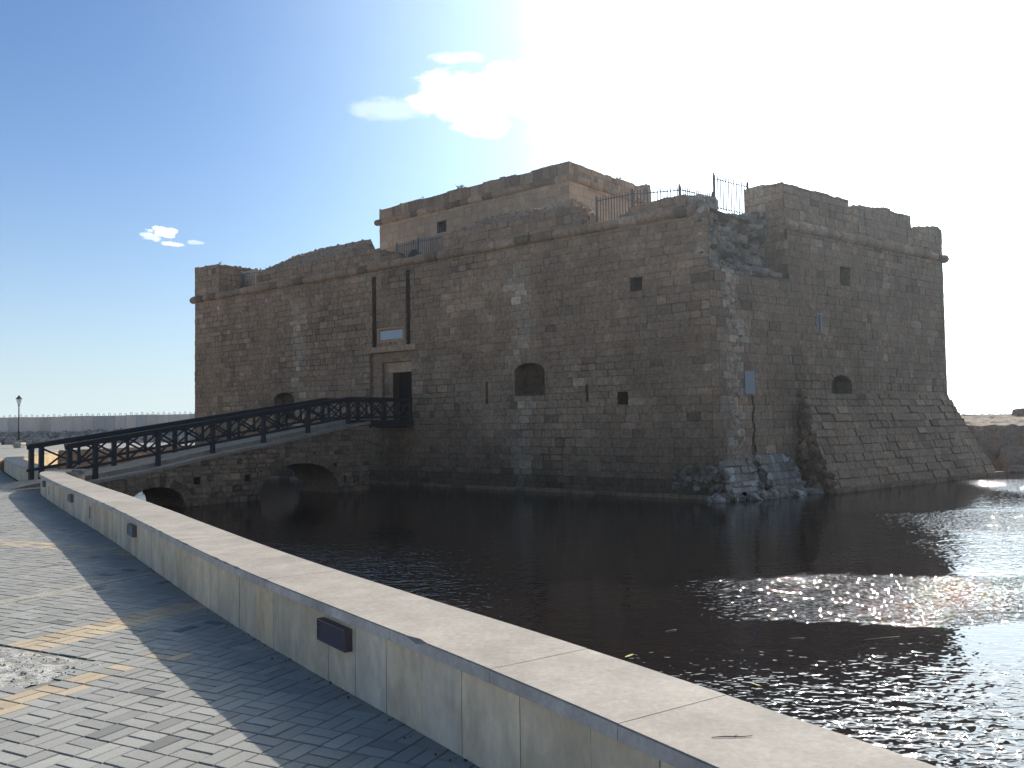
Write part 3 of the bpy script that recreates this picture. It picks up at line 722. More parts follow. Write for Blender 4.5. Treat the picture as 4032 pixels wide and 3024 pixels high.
# door
door = MB(); q = K + inF * .62
for k in range(6): door.box(q + dF * (13.37 + k * .2085) + Z * 1.6, dF * .202, inF * .05, Z * 2.2, (.8, .8, .8))
dr = door.build('door', M['dark'], castle)
# chain slots, windows, arrow slits
def window(outline, frame, depth, name='window', back=(.10, .10, .10), c=(.8, .8, .8), mat='stone', bricks=None):
    O, U, Nin = frame; mb = MB(); reveal(mb, O, U, Nin, outline, depth, c, back)
    o = mb.build(name, M[mat], castle)
    if bricks:
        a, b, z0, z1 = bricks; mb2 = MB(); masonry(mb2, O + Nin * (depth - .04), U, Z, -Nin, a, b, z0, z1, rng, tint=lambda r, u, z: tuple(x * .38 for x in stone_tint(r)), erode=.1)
        mb2.build('infill', M['stone'], o)
    return o
FF = (K, dF, inF); FR = (K, dR, inR)
window(arch_outline(6.48, 7.86, 2.58, 3.48, 3.78), FF, .55, bricks=(6.4, 7.95, 2.5, 3.85))
window(arch_outline(20.95, 22.5, 1.9, 2.84, 3.18), FF, .5, bricks=(20.9, 22.55, 1.85, 3.25))
for a_, b_, z0_, z1_, dp in ((9.17, 9.27, 2.32, 3.14, .5), (4.62, 4.72, 2.31, 2.9, .5)):
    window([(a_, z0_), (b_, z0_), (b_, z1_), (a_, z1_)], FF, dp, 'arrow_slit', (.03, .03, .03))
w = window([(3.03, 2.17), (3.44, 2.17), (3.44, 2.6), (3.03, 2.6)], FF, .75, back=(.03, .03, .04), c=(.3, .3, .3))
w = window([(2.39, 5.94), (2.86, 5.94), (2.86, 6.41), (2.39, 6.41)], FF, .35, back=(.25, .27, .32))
g_ = MB()
for k in range(9):
    x = 2.39 + .47 * (k + .5) / 9; g_.tube([K + inF * .22 + dF * x + Z * 5.94, K + inF * .22 + dF * x + Z * 6.41], .008, 4)
for k in range(4): zz = 5.94 + .47 * (k + .5) / 4; g_.tube([K + inF * .22 + dF * 2.39 + Z * zz, K + inF * .22 + dF * 2.86 + Z * zz], .007, 4)
g_.build('grille', M['iron'], w)
for a_, b_ in ((15.34, 15.58), (13.30, 13.53)):
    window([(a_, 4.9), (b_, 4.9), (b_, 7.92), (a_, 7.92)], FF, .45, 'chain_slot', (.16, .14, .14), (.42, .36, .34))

# side wall (right)
def side_tint(rng, v, z):
    c = stone_tint(rng, v, z); k = 1.0
    s_ = math.exp(-((v - 1.15 - .14 * sin(z * 1.9)) / .42) ** 2)
    k += .6 * s_ * (1 + .5 * noise.noise(V((v * 3, z * 4, 2))))
    if s_ > .3: c = (c[0] * .92, c[1] * 1.04, c[2] * 1.14)
    if z < .2 and v < 3.6: k *= .9
    base_dark = max(0, min(1, (1.2 - z + .7 * noise.noise(V((v * .35, z * .5, 5)))) / 1.6)); k *= 1 - .35 * base_dark  # side stones get darker towards the bottom
    k *= 1 + .14 * noise.noise(V((v * .35, z * .4, 19)))
    return tuple(x * k for x in c)
RT = lerp_fn([(0, 6.45), (1.2, 6.42), (2.0, 6.3), (3.6, 6.35), (4.08, 6.4), (4.1, ZT)])
CRACK = [(2.02 + .05 * sin(i * 1.3) + rng.uniform(-.015, .015), 2.10 + .05 * sin(i * 1.3) + rng.uniform(-.01, .03), .3 + i * .15, .3 + (i + 1) * .15) for i in range(14)]
op_r = [(7.48, 8.14, 6.49, 7.17), (5.94, 6.12, 4.71, 5.29), ] + CRACK + arch_slices(6.7, 8.02, 2.44, 2.82, 3.17, 8)
mb = MB(); Nr = -inR
def rt_top(v): return RT(v) + (.12 * noise.noise(V((v * 4, 0, 0))) if v < 4 else 0)
masonry(mb, K, dR, Z, Nr, 0, LD, WL - .35, ZT, rng, opens=op_r, tint=side_tint, top=rt_top, erode=.08, rows=(.24, .32))
voussoirs(mb, K, dR, Nr, 6.7, 8.02, 2.82, 3.17, rng, th=.24, n=9)
# crumbled grey seam: loose small stones up the joint
for _ in range(130):
    z = rng.uniform(-.3, 6.3); v = 1.15 + .14 * sin(z * 1.9) + rng.gauss(0, .13); b = rng.gauss(1.45, .3)
    rock(mb, K + dR * v + Z * z + Nr * rng.uniform(-.05, .0), rng.uniform(.06, .15), rng.uniform(.05, .08), rng.uniform(.04, .11), rng, (b * .95, b, b * 1.08), 1, .3, Matrix.Rotation(atan2(dR.y, dR.x), 3, Z))
side = mb.build('side_wall', M['stone'], castle)
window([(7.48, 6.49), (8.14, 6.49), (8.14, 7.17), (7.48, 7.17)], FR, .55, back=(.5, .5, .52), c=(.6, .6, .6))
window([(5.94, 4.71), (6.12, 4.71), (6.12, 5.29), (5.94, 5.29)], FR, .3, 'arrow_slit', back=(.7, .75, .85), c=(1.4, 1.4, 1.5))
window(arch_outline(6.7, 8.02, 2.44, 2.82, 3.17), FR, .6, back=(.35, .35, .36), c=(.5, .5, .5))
mb = MB(); mb.face([K + dR * a_ + inR * .13 + Z * z_ for a_, z_ in ((1.8, .1), (2.35, .1), (2.35, 2.5), (1.8, 2.5))], (.35, .33, .3)); mb.build('crack', M['stone'], side)
mb = MB()
for a_, w_ in ((5.90, .035), (6.11, .045)): mb.box(K + dR * a_ + Z * 4.69 + inR * .03, dR * w_, Nr * .06, Z * .62, (.75, .75, .78))
mb.box(K + dR * 5.90 + Z * 5.31 + inR * .03, dR * .255, Nr * .06, Z * .03, (.75, .75, .78)); mb.build('slit_frame', M['marble'], side)
# end walls and back
mb = MB(); nG = -inF.cross(Z) if False else dF
masonry(mb, A, inF, Z, dF, 0, 13, WL - .35, ZT + 1.0, rng, dep=(.0, .055), erode=0.1, top=lambda u: 10.0 if u < 2 else ZT)
mb.build('end_wall', M['stone'], castle)
mb = MB(); masonry(mb, D, inR, Z, dR, 0, 20, WL - .35, ZT + 1.3, rng, dep=(.0, .055), erode=0.1, top=lambda u: 9.5 if u < 1.5 else ZT)
mb.build('end_wall', M['stone'], castle)
mb = MB(); mb.face([(A2.x, A2.y, WL - .3), (D2.x, D2.y, WL - .3), (D2.x, D2.y, ZT), (A2.x, A2.y, ZT)]); mb.build('rear_wall', M['stone'], castle)
mb = MB(); TZ = 8.36
mb.face([(p.x, p.y, TZ) for p in (K + dR * 4.1, D, D2, A2, A, K + dF * .05 + inF * .5, K + inF * 2.6 + dR * .3, K + dR * 4.1 + inR * 1.9)]); 
mb.face([(p.x, p.y, TZ + .0) for p in (K + dF * .05 + inF * .02, K + dF * .05 + inF * .5, A)])
for q_ in range(2): pass
mb.build('terrace', M['rubble'], castle)
# string moulding
mb = MB()
moulding(mb, K + dF * .62 + Z * ZT, A + dF * .16 + Z * ZT, .185, rng, front_tint, ends=(True, True), out=Nf)
moulding(mb, A + dF * .02 + Z * ZT, A + dF * .02 + inF * 12 + Z * ZT, .15, rng, stone_tint, out=dF)
mb.build('string_moulding', M['stone'], castle)
mb = MB()
moulding(mb, K + dR * 4.12 + Z * ZT, D + dR * .16 + Z * ZT, .18, rng, side_tint, ends=(False, True), out=Nr)
moulding(mb, D + dR * .02 + Z * ZT, D + dR * .02 + inR * 18 + Z * ZT, .15, rng, stone_tint, out=dR)
mb.build('string_moulding', M['stone'], castle)
# footing ledge
mb = MB(); s = -.75
while s < LA + .1:
    e = s + rng.uniform(.45, .9); b = rng.gauss(.72, .12); mb.box(K + dF * (s + .006) + Z * (WL - .4) + inF * .02, dF * (e - s - .012), Nf * rng.uniform(.13, .19), Z * (.4 + rng.uniform(.10, .14)), (b, b, b)); s = e
mb.build('footing', M['stone'], castle)

# parapets --------------------------------------------------------
ZP = ZT + .12
def parapet(name, frame, u0, u1, zf, zb, th, rub=(0, 0), tint=front_tint, rows=(.24, .34), wid=(.3, .6), ends=True, cc=(.85, .85, .85), set_=0.0, amp=.05, **kw):
    O, U, Nin = frame; O = O + Nin * set_; mb = MB()
    masonry(mb, O, U, Z, -Nin, u0, u1, ZP - .1, 12, rng, top=zf, rows=rows, wid=wid, tint=tint, erode=.06, dep=(.0, .035), **kw)
    if ends:
        for uu, dirn_ in ((u0, -U), (u1, U)):
            masonry(mb, O + U * uu, Nin, Z, dirn_, .0, th, ZP - .1, 12, rng, top=lambda s, uu=uu: zf(uu) + (zb(uu) - zf(uu)) * (s / th) ** .8 - .02, rows=rows, wid=(.25, .5), tint=tint, erode=.05, dep=(.0, .05))
    slab_body(mb, O, U, Nin, (u0 + .03, u1 - .03), zf, zb, th, ZP - .1, rng, c=cc, rubble=rub, front=.04, amp=amp)
    return mb.build(name, M['stone'], castle)
fA = lerp_fn([(27.1, 9.93), (27.6, 9.98), (28.3, 10.03), (28.4, 9.98), (29.4, 10.04)])
parapet('merlon', FF, 27.1, LA + .02, fA, lerp_fn([(27.1, 9.95), (29.4, 10.0)]), 1.3, (6, .09))
# splayed inner cheek of the embrasure beside it
parapet('embrasure_wall', FF, 26.15, 28.1, lerp_fn([(26.15, 9.72), (26.6, 9.86), (28.1, 10.05)]), lerp_fn([(26.15, 9.7), (28.1, 10.0)]), .6, (8, .1), set_=1.45)
fB = lerp_fn([(15.05, 9.02), (15.8, 9.12), (18.3, 9.16), (20.1, 9.08), (22.5, 9.12), (23.5, 9.16), (23.85, 9.05)])
bB = lerp_fn([(15.1, 9.05), (16.7, 9.15), (17.0, 9.6), (17.25, 10.02), (20.1, 10.08), (22.6, 9.98), (23.4, 9.75), (23.85, 9.35)])
parapet('parapet', FF, 15.05, 23.85, fB, bB, 1.45, (16, .085), rows=(.2, .34))
parapet('parapet', FF, 14.1, 15.04, lerp_fn([(14.1, 8.78), (15, 8.74)]), lerp_fn([(14, 8.74), (15, 8.74)]), .55, (0, .1), wid=(.8, 1.2), rows=(.3, .4))
fC = lerp_fn([(4.65, 8.55), (4.75, 8.85), (4.86, 9.15), (6, 9.2), (7.3, 9.14), (9.3, 9.12), (10.7, 9.14), (11.4, 9.05)])
bC = lerp_fn([(4.65, 8.9), (5.3, 9.5), (5.8, 9.78), (7, 9.68), (8.6, 9.74), (10.1, 9.72), (11.0, 9.5), (11.42, 9.2)])
parapet('parapet', FF, 4.7, 11.42, fC, bC, 1.05, (34, .09), amp=.1)
parapet('parapet', FF, 4.2, 4.69, lerp_fn([(4.2, 8.5), (4.7, 8.58)]), lerp_fn([(4.2, 8.5), (4.7, 8.6)]), .5, (8, .08))
fD = lerp_fn([(.72, 8.82), (1.5, 8.9), (1.9, 8.86), (2.6, 8.8), (3.0, 8.62), (3.3, 8.5)])
parapet('parapet', FF, .72, 3.2, fD, fD, .5, (4, .08), wid=(.4, .7), rows=(.22, .3))
# broken end of the front wall and block behind
mb = MB()
slab_body(mb, K + inF * .55, dF, inF, (.28, 1.05), lerp_fn([(.28, 8.78), (1.05, 8.98)]), lerp_fn([(.28, 8.8), (1.05, 9.0)]), .8, 8.15, rng, c=(.75, .75, .75), rubble=(40, .10), amp=.08)
for _ in range(60):
    z = rng.uniform(8.2, 8.75); u = rng.uniform(.3, .75); b = rng.gauss(.95, .15)
    rock(mb, K + dF * u + inF * rng.uniform(.05, .5) + Z * (z - .1), rng.uniform(.08, .16), .1, rng.uniform(.06, .11), rng, (b, b, b), 1, .3)
# exposed rubble core between the front wall and the side wall's first merlon
def core_top(v): return 8.25 + .12 * v + .16 * noise.noise(V((v * 2.2, 1, 1)))
n1, n2 = 34, 18; grid = []
for i in range(n1 + 1):
    v = .05 + 4.2 * i / n1; row = []
    for k in range(n2 + 1):
        tt = k / n2; zb0_ = RT(min(v, 4.0)) - .12; z = zb0_ + (core_top(v) - zb0_) * tt
        s = .95 * min(1, (tt * 4) ** .7) + .25 * noise.noise(V((v * 1.4, z * 1.4, 4))) + .12 * noise.noise(V((v * 4, z * 4, 7)))
        if v > 2.2 and tt < .5: s -= .35 * (1 - tt * 2) * min(1, (v - 2.2))
        row.append(K + dR * v + inR * (max(s, .02 + .5 * tt) * min(1, .25 + v * .9) + .03) + Z * z)
    grid.append(row)
for i in range(n1):
    for k in range(n2):
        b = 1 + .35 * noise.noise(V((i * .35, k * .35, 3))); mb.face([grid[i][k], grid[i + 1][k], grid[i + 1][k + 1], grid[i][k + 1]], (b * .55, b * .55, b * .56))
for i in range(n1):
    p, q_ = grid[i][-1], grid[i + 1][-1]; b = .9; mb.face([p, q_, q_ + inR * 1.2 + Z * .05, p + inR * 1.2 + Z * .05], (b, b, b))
for _ in range(520):
    i = rng.randrange(n1); k = rng.randrange(2, n2 + 1); p = grid[i][k]; b = rng.gauss(1.0, .27); b = max(.55, b); w_ = rng.gauss(0, .03)
    s = rng.choice((.07, .09, .12, .16)) * rng.uniform(.8, 1.2)
    rock(mb, p - inR * rng.uniform(.0, .12), s * rng.uniform(.9, 1.5), s, s * rng.uniform(.5, .9), rng, (b * (1 - w_), b, b * (1 + w_)), 1 if s > .11 else 0, .35, Matrix.Rotation(rng.uniform(-.35, .35) + atan2(dR.y, dR.x), 3, Z))
mb.build('rubble_core', M['rubble'], castle)
# cheek where the side wall's facing breaks off
mb = MB(); masonry(mb, K + dR * 4.1, inR, Z, -dR, 0, 1.9, 6.0, ZT + .1, rng, tint=side_tint, dep=(-.03, .05), erode=.2, wid=(.25, .5)); mb.build('broken_cheek', M['stone'], castle)
# side merlons
S1 = lerp_fn([(4.08, 9.82), (4.15, 9.74), (4.5, 9.76), (6.8, 9.74), (8.1, 9.76), (8.2, 9.62)])
parapet('merlon', FR, 4.1, 8.22, S1, lerp_fn([(4.1, 9.9), (4.6, 9.8), (8.2, 9.76)]), 1.6, (5, .1), tint=side_tint, cc=(.95, .95, .95))
parapet('merlon', FR, 8.22, 8.46, lambda u: 9.35, lambda u: 9.2, 1.0, (5, .1), tint=side_tint, wid=(.3, .4))
S2 = lerp_fn([(8.46, 9.58), (8.7, 9.62), (10.1, 9.76), (10.9, 9.83), (11.7, 9.78), (12.86, 9.83)])
parapet('merlon', FR, 8.46, 12.84, S2, lerp_fn([(8.46, 9.6), (10, 9.74), (12.84, 9.8)]), 1.3, (4, .09), tint=side_tint)
parapet('merlon', FR, 12.84, 13.02, lambda u: 9.24, lambda u: 9.2, .8, (0, .1), tint=side_tint, wid=(.3, .4))
S3 = lerp_fn([(13.0, 9.36), (13.9, 9.5), (14.8, 9.62), (15.3, 9.58), (15.45, 9.45)])
parapet('merlon', FR, 13.02, LD, S3, lerp_fn([(13.0, 9.3), (15.4, 9.5)]), 1.3, (4, .09), tint=side_tint)

# talus (sloping base) round the far corner
mb = MB(); TW = 1.3; ztop = 2.5; zb0 = -.74; hgt = ztop - zb0; sl_ = sqrt(TW * TW + hgt * hgt)
upT = (inR * TW + Z * hgt).normalized(); nT = (Nr * hgt + Z * TW).normalized(); OT = K + Nr * TW + Z * zb0
def talus_tint(rng, u, z):
    c = stone_tint(rng); k = .92; 
    return tuple(x * k for x in c)
masonry(mb, OT, dR, upT, nT, 0, 17, 0, sl_, rng, lim=lambda zz: (4.50 + .22 * (zz / sl_) + .12 * noise.noise(V((zz * 3, 0, 0))), LD + TW * (1 - zz / sl_)), rows=(.26, .34), wid=(.35, .8), tint=talus_tint, erode=.16, dep=(.0, .05), joint=.014)
upS = (-dR * TW + Z * hgt).normalized(); nS = (dR * hgt + Z * TW).normalized()
masonry(mb, D + dR * TW + Z * zb0, inR, upS, nS, 0, 17, 0, sl_, rng, lim=lambda zz: (-TW * (1 - zz / sl_), 14), rows=(.26, .34), tint=talus_tint, erode=.1, dep=(0, .06), joint=.014)
# broken left flank of the talus
fl = [K + dR * 4.52 + Nr * TW + Z * zb0, K + dR * 4.7 + Nr * .0 + Z * ztop, K + dR * 4.52 + Nr * 0 + Z * zb0]
mb.face(fl, (.55, .52, .5))
for _ in range(90):
    tt = rng.random(); ww = rng.random(); p = K + dR * (4.54 + .15 * tt) + Z * (zb0 + hgt * tt) + Nr * (TW * (1 - tt) * ww); b = rng.gauss(.7, .15)
    rock(mb, p, rng.uniform(.1, .2), rng.uniform(.08, .16), rng.uniform(.07, .13), rng, (b, b, b), 1, .3)
# ledge below the talus
s = 4.4
while s < LD + TW:
    e = s + rng.uniform(.5, 1.1); b = rng.gauss(.75, .1); mb.box(OT + dR * (s + .006) + Z * (WL - .3 - zb0) - Nr * .1, dR * (e - s - .012), Nr * rng.uniform(.22, .3), Z * (.3 + .13), (b, b, b)); s = e
s = 0
mb.box(D + dR * TW + Nr * TW + Z * (WL - .3), inR * 15, dR * .15, Z * .43, (.75, .75, .75))
mb.build('talus', M['stone'], castle)
# remnant of the talus by the corner, whitish broken stones
mb = MB()
def wedge(v0, v1, out, zt0, c, cr=.0):
    n = 6; m_ = 6; g_ = []
    for i in range(n + 1):
        v = v0 + (v1 - v0) * i / n; row = []
        for k in range(m_ + 1):
            tt = k / m_; jz = .08 * noise.noise(V((v * 3, tt * 3, v0)))
            row.append(K + dR * (v + .25 * (1 - tt) * cr) + Nr * (out * (1 - tt) ** 1.2 + .02 + jz) + Z * (WL - .1 + (zt0 - WL + .1) * tt + jz))
        g_.append(row)
    for i in range(n):
        for k in range(m_):
            b = 1 + .6 * noise.noise(V((i * .9 + v0, k * .8, 1.5))); mb.face([g_[i][k], g_[i + 1][k], g_[i + 1][k + 1], g_[i][k + 1]], (c[0] * b, c[1] * b, c[2] * b))
    for i in (0, n): mb.face([g_[i][0], g_[i][-1], g_[i][-1] + inR * .2, V((g_[i][0].x, g_[i][0].y, WL - .1)) + inR * out], tuple(x * .6 for x in c))
def sloped(v0, v1, out, zt0, k0):
    hh_ = zt0 - WL + .15; ss = sqrt(out * out + hh_ * hh_); up_ = (inR * out + Z * hh_).normalized(); nn_ = (Nr * hh_ + Z * out).normalized(); O_ = K + Nr * out + Z * (WL - .15)
    def tt_(r, u, z):
        b = r.gauss(k0, .3); return (b * .95, b, b * 1.1) if r.random() < .45 else tuple(x * .8 for x in stone_tint(r))
    masonry(mb, O_, dR, up_, nn_, v0, v1, 0, ss, rng, lim=lambda zz: (v0 - .15 * (zz / ss) + .1 * noise.noise(V((zz * 4, v0, 0))), v1 - .35 * (zz / ss) + .16 * noise.noise(V((zz * 5, v1, 3)))), rows=(.16, .3), wid=(.2, .5), tint=tt_, erode=.3, dep=(-.02, .07), joint=.02)
    for sd in (v0, v1):
        for _ in range(26):
            q = rng.random(); w_ = rng.random(); b = rng.gauss(.8, .2)
            rock(mb, K + dR * (sd - (.15 if sd == v0 else .35) * q + rng.uniform(-.05, .05)) + Nr * out * (1 - q) * w_ + Z * (WL - .1 + hh_ * q * .97), rng.uniform(.07, .15), rng.uniform(.06, .12), rng.uniform(.06, .12), rng, (b, b, b * 1.05), 1, .3)
sloped(.5, 2.05, .5, .35, 1.25); sloped(2.3, 4.2, .62, .45, 1.0)
for _ in range(150):
    v = rng.uniform(-.6, 4.4); o_ = rng.uniform(.0, .55) + (.45 if v > .8 else .1); b = rng.gauss(.85, .25)
    rock(mb, K + dR * v + Nr * o_ + Z * (WL + rng.uniform(-.05, .12)), rng.uniform(.06, .2), rng.uniform(.06, .15), rng.uniform(.05, .12), rng, (b, b, b * 1.05), 1, .35)
for _ in range(46):
    u = rng.uniform(-.2, 1.4); b = rng.gauss(.6, .15)
    rock(mb, K + dF * u + Nf * rng.uniform(.0, .06) + Z * rng.uniform(-.55, .15), rng.uniform(.07, .16), .06, rng.uniform(.05, .12), rng, (b, b, b), 1, .3)
mb.build('talus_rubble', M['rubble'], castle)

# keep ---------------------------------------------------------------
kF = V((-.766, .643, 0)).normalized(); kR = V((kF.y, -kF.x, 0)); KC = V((2.6, 37, 0)); KL, KW_ = 12.3, 6.85; ZK = 12.2
def keep_tint(rng, u, z):
    b = rng.gauss(1, .09); w = rng.gauss(0, .03); return (b * (1 + w), b, b * (1 - w))
mb = MB()
opk = [(7.43, 8.06, 10.96, 11.53)] + arch_slices(9.25, 10.2, 8.3, 9.95, 10.42, 8)
masonry(mb, KC, kF, Z, -kR, 0, KL, TZ, ZK, rng, opens=opk, rows=(.3, .42), wid=(.35, .75), tint=keep_tint, erode=.02, dep=(.002, .014), joint=.006, mort=.72)
masonry(mb, KC, kR, Z, -kF, 0, KW_, TZ, ZK, rng, rows=(.3, .42), wid=(.35, .75), tint=keep_tint, erode=.02, dep=(.002, .014), joint=.006, mort=.72)
masonry(mb, KC + kF * KL, kR, Z, kF, 0, 8, TZ, ZK, rng, rows=(.3, .42), wid=(.35, .75), tint=keep_tint, erode=.02, dep=(0, .03), mort=.72)
masonry(mb, KC + kR * KW_, kF, Z, kR, 0, 1.0, TZ, ZK + .5, rng, rows=(.3, .42), wid=(.35, .75), tint=keep_tint, erode=.02, dep=(0, .05), mort=.72, top=lambda u: 12.8)
p0 = KC + kR * KW_; p1 = KC + kR * 8 + kF * KL
mb.face([(p0.x, p0.y, TZ), (p1.x, p1.y, TZ), (p1.x, p1.y, 12.6), (p0.x, p0.y, 12.6)])
mb.face([(q.x, q.y, 12.3) for q in (KC, KC + kR * KW_, p1, KC + kF * KL)])
keep = mb.build('keep', M['keep'], castle)
mb = MB()
def keep_dark(rng, u, z):
    b = rng.gauss(.82, .16); return (b, b * .98, b * .97)
moulding(mb, KC + Z * ZK, KC + kF * (KL + .18) + Z * ZK, .16, rng, keep_dark, ends=(True, True), out=-kR)
moulding(mb, KC + Z * ZK, KC + kR * (KW_ - .1) + Z * ZK, .16, rng, keep_dark, ends=(False, False), out=-kF)
mb.build('keep_moulding', M['stone'], keep)
mb = MB()
masonry(mb, KC, kF, Z, -kR, 0, KL, ZK + .1, 13.2, rng, top=lambda u: 12.90 + .03 * sin(u * 2) + .02 * noise.noise(V((u * 3, 0, 0))), rows=(.3, .6), wid=(.25, .55), tint=keep_dark, erode=.03)
KRT = lerp_fn([(0, 12.9), (4.3, 12.94), (5.4, 13.0), (5.7, 12.92), (5.75, 12.98), (6.1, 12.9), (6.2, 13.15), (6.9, 13.22)])
masonry(mb, KC, kR, Z, -kF, 0, KW_, ZK + .1, 13.4, rng, top=KRT, rows=(.3, .6), wid=(.25, .55), tint=keep_dark, erode=.03)
masonry(mb, KC + kR * KW_, kF, Z, kR, 0, .6, ZK + .1, 13.4, rng, top=lambda u: 13.2, rows=(.3, .6), wid=(.25, .55), tint=keep_dark)
slab_body(mb, KC, kF, kR, (.02, KL - .05), lambda u: 12.9 + .03 * sin(u * 2), lambda u: 12.9, .6, ZK, rng, c=(.8, .8, .8), front=.03, amp=.03)
slab_body(mb, KC, kR, kF, (.02, KW_ - .05), KRT, KRT, .6, ZK, rng, c=(.8, .8, .8), front=.03, amp=.03)
masonry(mb, KC + kF * KL, kR, Z, kF, 0, 6, ZK + .1, 12.92, rng, rows=(.3, .6), wid=(.3, .5), tint=keep_dark, dep=(0, .03))
mb.build('keep_parapet', M['stone'], keep)
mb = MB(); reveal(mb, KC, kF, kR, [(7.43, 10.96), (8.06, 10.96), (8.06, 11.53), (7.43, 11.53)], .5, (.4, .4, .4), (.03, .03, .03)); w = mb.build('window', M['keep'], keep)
mb = MB()
for k in range(5): x = 7.43 + .63 * (k + .5) / 5; mb.tube([KC + kR * .1 + kF * x + Z * 10.96, KC + kR * .1 + kF * x + Z * 11.53], .012, 5)
for k in range(4): z = 10.96 + .57 * (k + .5) / 4; mb.tube([KC + kR * .1 + kF * 7.43 + Z * z, KC + kR * .1 + kF * 8.06 + Z * z], .012, 5)
mb.build('window_grille', M['metal'], keep)
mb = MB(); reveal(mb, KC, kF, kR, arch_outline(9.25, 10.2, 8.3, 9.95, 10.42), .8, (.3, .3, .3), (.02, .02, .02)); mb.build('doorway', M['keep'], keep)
mb = MB(); q = KC - kR * .02   # carved panel and small slit over the arch
for a_, b_, z0_, z1_ in ((5.7, 6.25, 11.42, 11.47), (5.7, 6.25, 11.9, 11.95), (5.7, 5.75, 11.47, 11.9), (6.2, 6.25, 11.47, 11.9)): mb.box(q + kF * a_ + Z * z0_, kF * (b_ - a_), -kR * .03, Z * (z1_ - z0_), (.85, .85, .85))
mb.build('carved_panel', M['keep'], keep)
mb = MB(); mb.box(KC - kR * .012 + kF * 9.69 + Z * 10.6, kF * .1, -kR * .012, Z * .3, (.1, .1, .1)); mb.build('niche', M['keep'], keep)

# plaque and grey panel
mb = MB(); mb.box(K + dF * 13.74 + Z * 5.17 + inF * .03, dF * 1.35, Nf * .04, Z * .36, (1, 1, 1))
for k in range(5): mb.box(K + dF * 13.82 + Z * (5.21 + k * .062) + Nf * .0102, dF * 1.19, Nf * .0015, Z * .012, (.72, .72, .75))
tag(mb.build('plaque', M['marble']), 'pale marble inscription plaque over the castle door between the chain slots', 'plaque')
mb = MB(); mb.box(K + dR * 1.62 + Z * 2.44 + Nr * .035, dR * .52, Nr * .015, Z * .74, (.62, .57, .54))
tag(mb.build('wall_panel', M['marble']), 'blank blue-grey sheet fixed on the side wall beside the broken corner', 'panel')

# iron railings on the terrace
def railing(name, pts, h, label, gap=.11, bot=.12, top=.14, r=.022, posts=(), z0=TZ, pr=.028, rails=2):
    root = empty(name, (pts[0].x, pts[0].y, z0), label, 'railing'); tot = 0
    bars = []
    for a, b in zip(pts[:-1], pts[1:]):
        L_ = (b - a).length; n = max(1, int(L_ / gap))
        for k in range(n): bars.append(a + (b - a) * ((k + .5) / n))
        for zz in ((bot, h - top) if rails == 2 else (h - top,)):
            mb = MB(); mb.tube([a + Z * (z0 + zz), b + Z * (z0 + zz)], .021, 4); mb.build('rail', M['iron'], root)
    for p in bars[:98]:
        mb = MB(); mb.tube([p + Z * (z0 + bot - .08), p + Z * (z0 + h - .04), p + Z * (z0 + h)], [r, r, .003], 4); mb.build('bar', M['iron'], root)
    for p in pts:
        mb = MB(); mb.tube([p + Z * z0, p + Z * (z0 + h + .05)], pr, 5); mb.build('post', M['iron'], root)
    return root
def fp(u, s): return K + dF * u + inF * s
def rp(v, s): return K + dR * v + inR * s
railing('iron_railing', [fp(15.0, .9), fp(13.6, .8), fp(11.5, .8)], 1.04, 'iron bar railing in the parapet gap above the castle door')
railing('iron_railing', [fp(4.66, .8), fp(3.2, .85), fp(1.75, 1.5)], 1.2, 'iron bar railing behind the front parapet, right of the keep wall', z0=8.4)
railing('iron_railing', [fp(1.72, 1.5), rp(.6, 1.62), rp(2.3, 1.6)], 1.1, 'short iron railing running back from the corner post to the tall gate panel', z0=8.36)
railing('iron_gate_panel', [rp(2.36, 1.6), rp(4.3, 1.6)], 1.78, 'tall iron bar panel standing over the rubble beside the right merlon', z0=8.36, bot=.62, top=.16, gap=.14, pr=.03)
railing('iron_railing', [fp(26.4, .8), fp(25.0, 1.0)], .95, 'small iron railing inside the leftmost embrasure', z0=8.6)

# weeds
def weed(p, s, label, rng, n=16):
    mb = MB()
    for _ in range(n):
        a = rng.uniform(0, 6.28); el_ = rng.uniform(.2, 1.3); L_ = s * rng.uniform(.5, 1)
        q = p + V((cos(a) * cos(el_), sin(a) * cos(el_), sin(el_))) * L_; mb.tube([p, (p + q) / 2 + Z * .02, q], [.006, .005, .002], 3, c=(.8, .8, .8))
        for k in range(5):
            t_ = rng.uniform(.4, 1); c = p + (q - p) * t_; d = V((rng.gauss(0, 1), rng.gauss(0, 1), rng.gauss(0, 1))).normalized() * s * .16; e = d.cross(V((rng.gauss(0, 1), 1, 0))).normalized() * s * .05
            mb.face([c, c + d * .5 + e, c + d, c + d * .5 - e], (rng.uniform(.7, 1.4),) * 3)
    tag(mb.build('weed', M['plant']), label, 'weed', 'weeds growing on the castle tops')
rw = random.Random(9)
weed(KC + kF * 6.46 + Z * 12.88, .34, 'bushy weed on the front edge of the keep roof', rw, 22)
weed(KC + kF * 9.05 + Z * 12.88, .2, 'thin weed on the keep roof toward its left end', rw, 6)
weed(KC + kR * 3.98 + Z * 12.9, .32, 'weed on the keep roof right of its corner', rw, 16)
weed(K + dF * 27.2 + inF * .1 + Z * 9.93, .28, 'dry weed on the leftmost castle merlon', rw, 6)

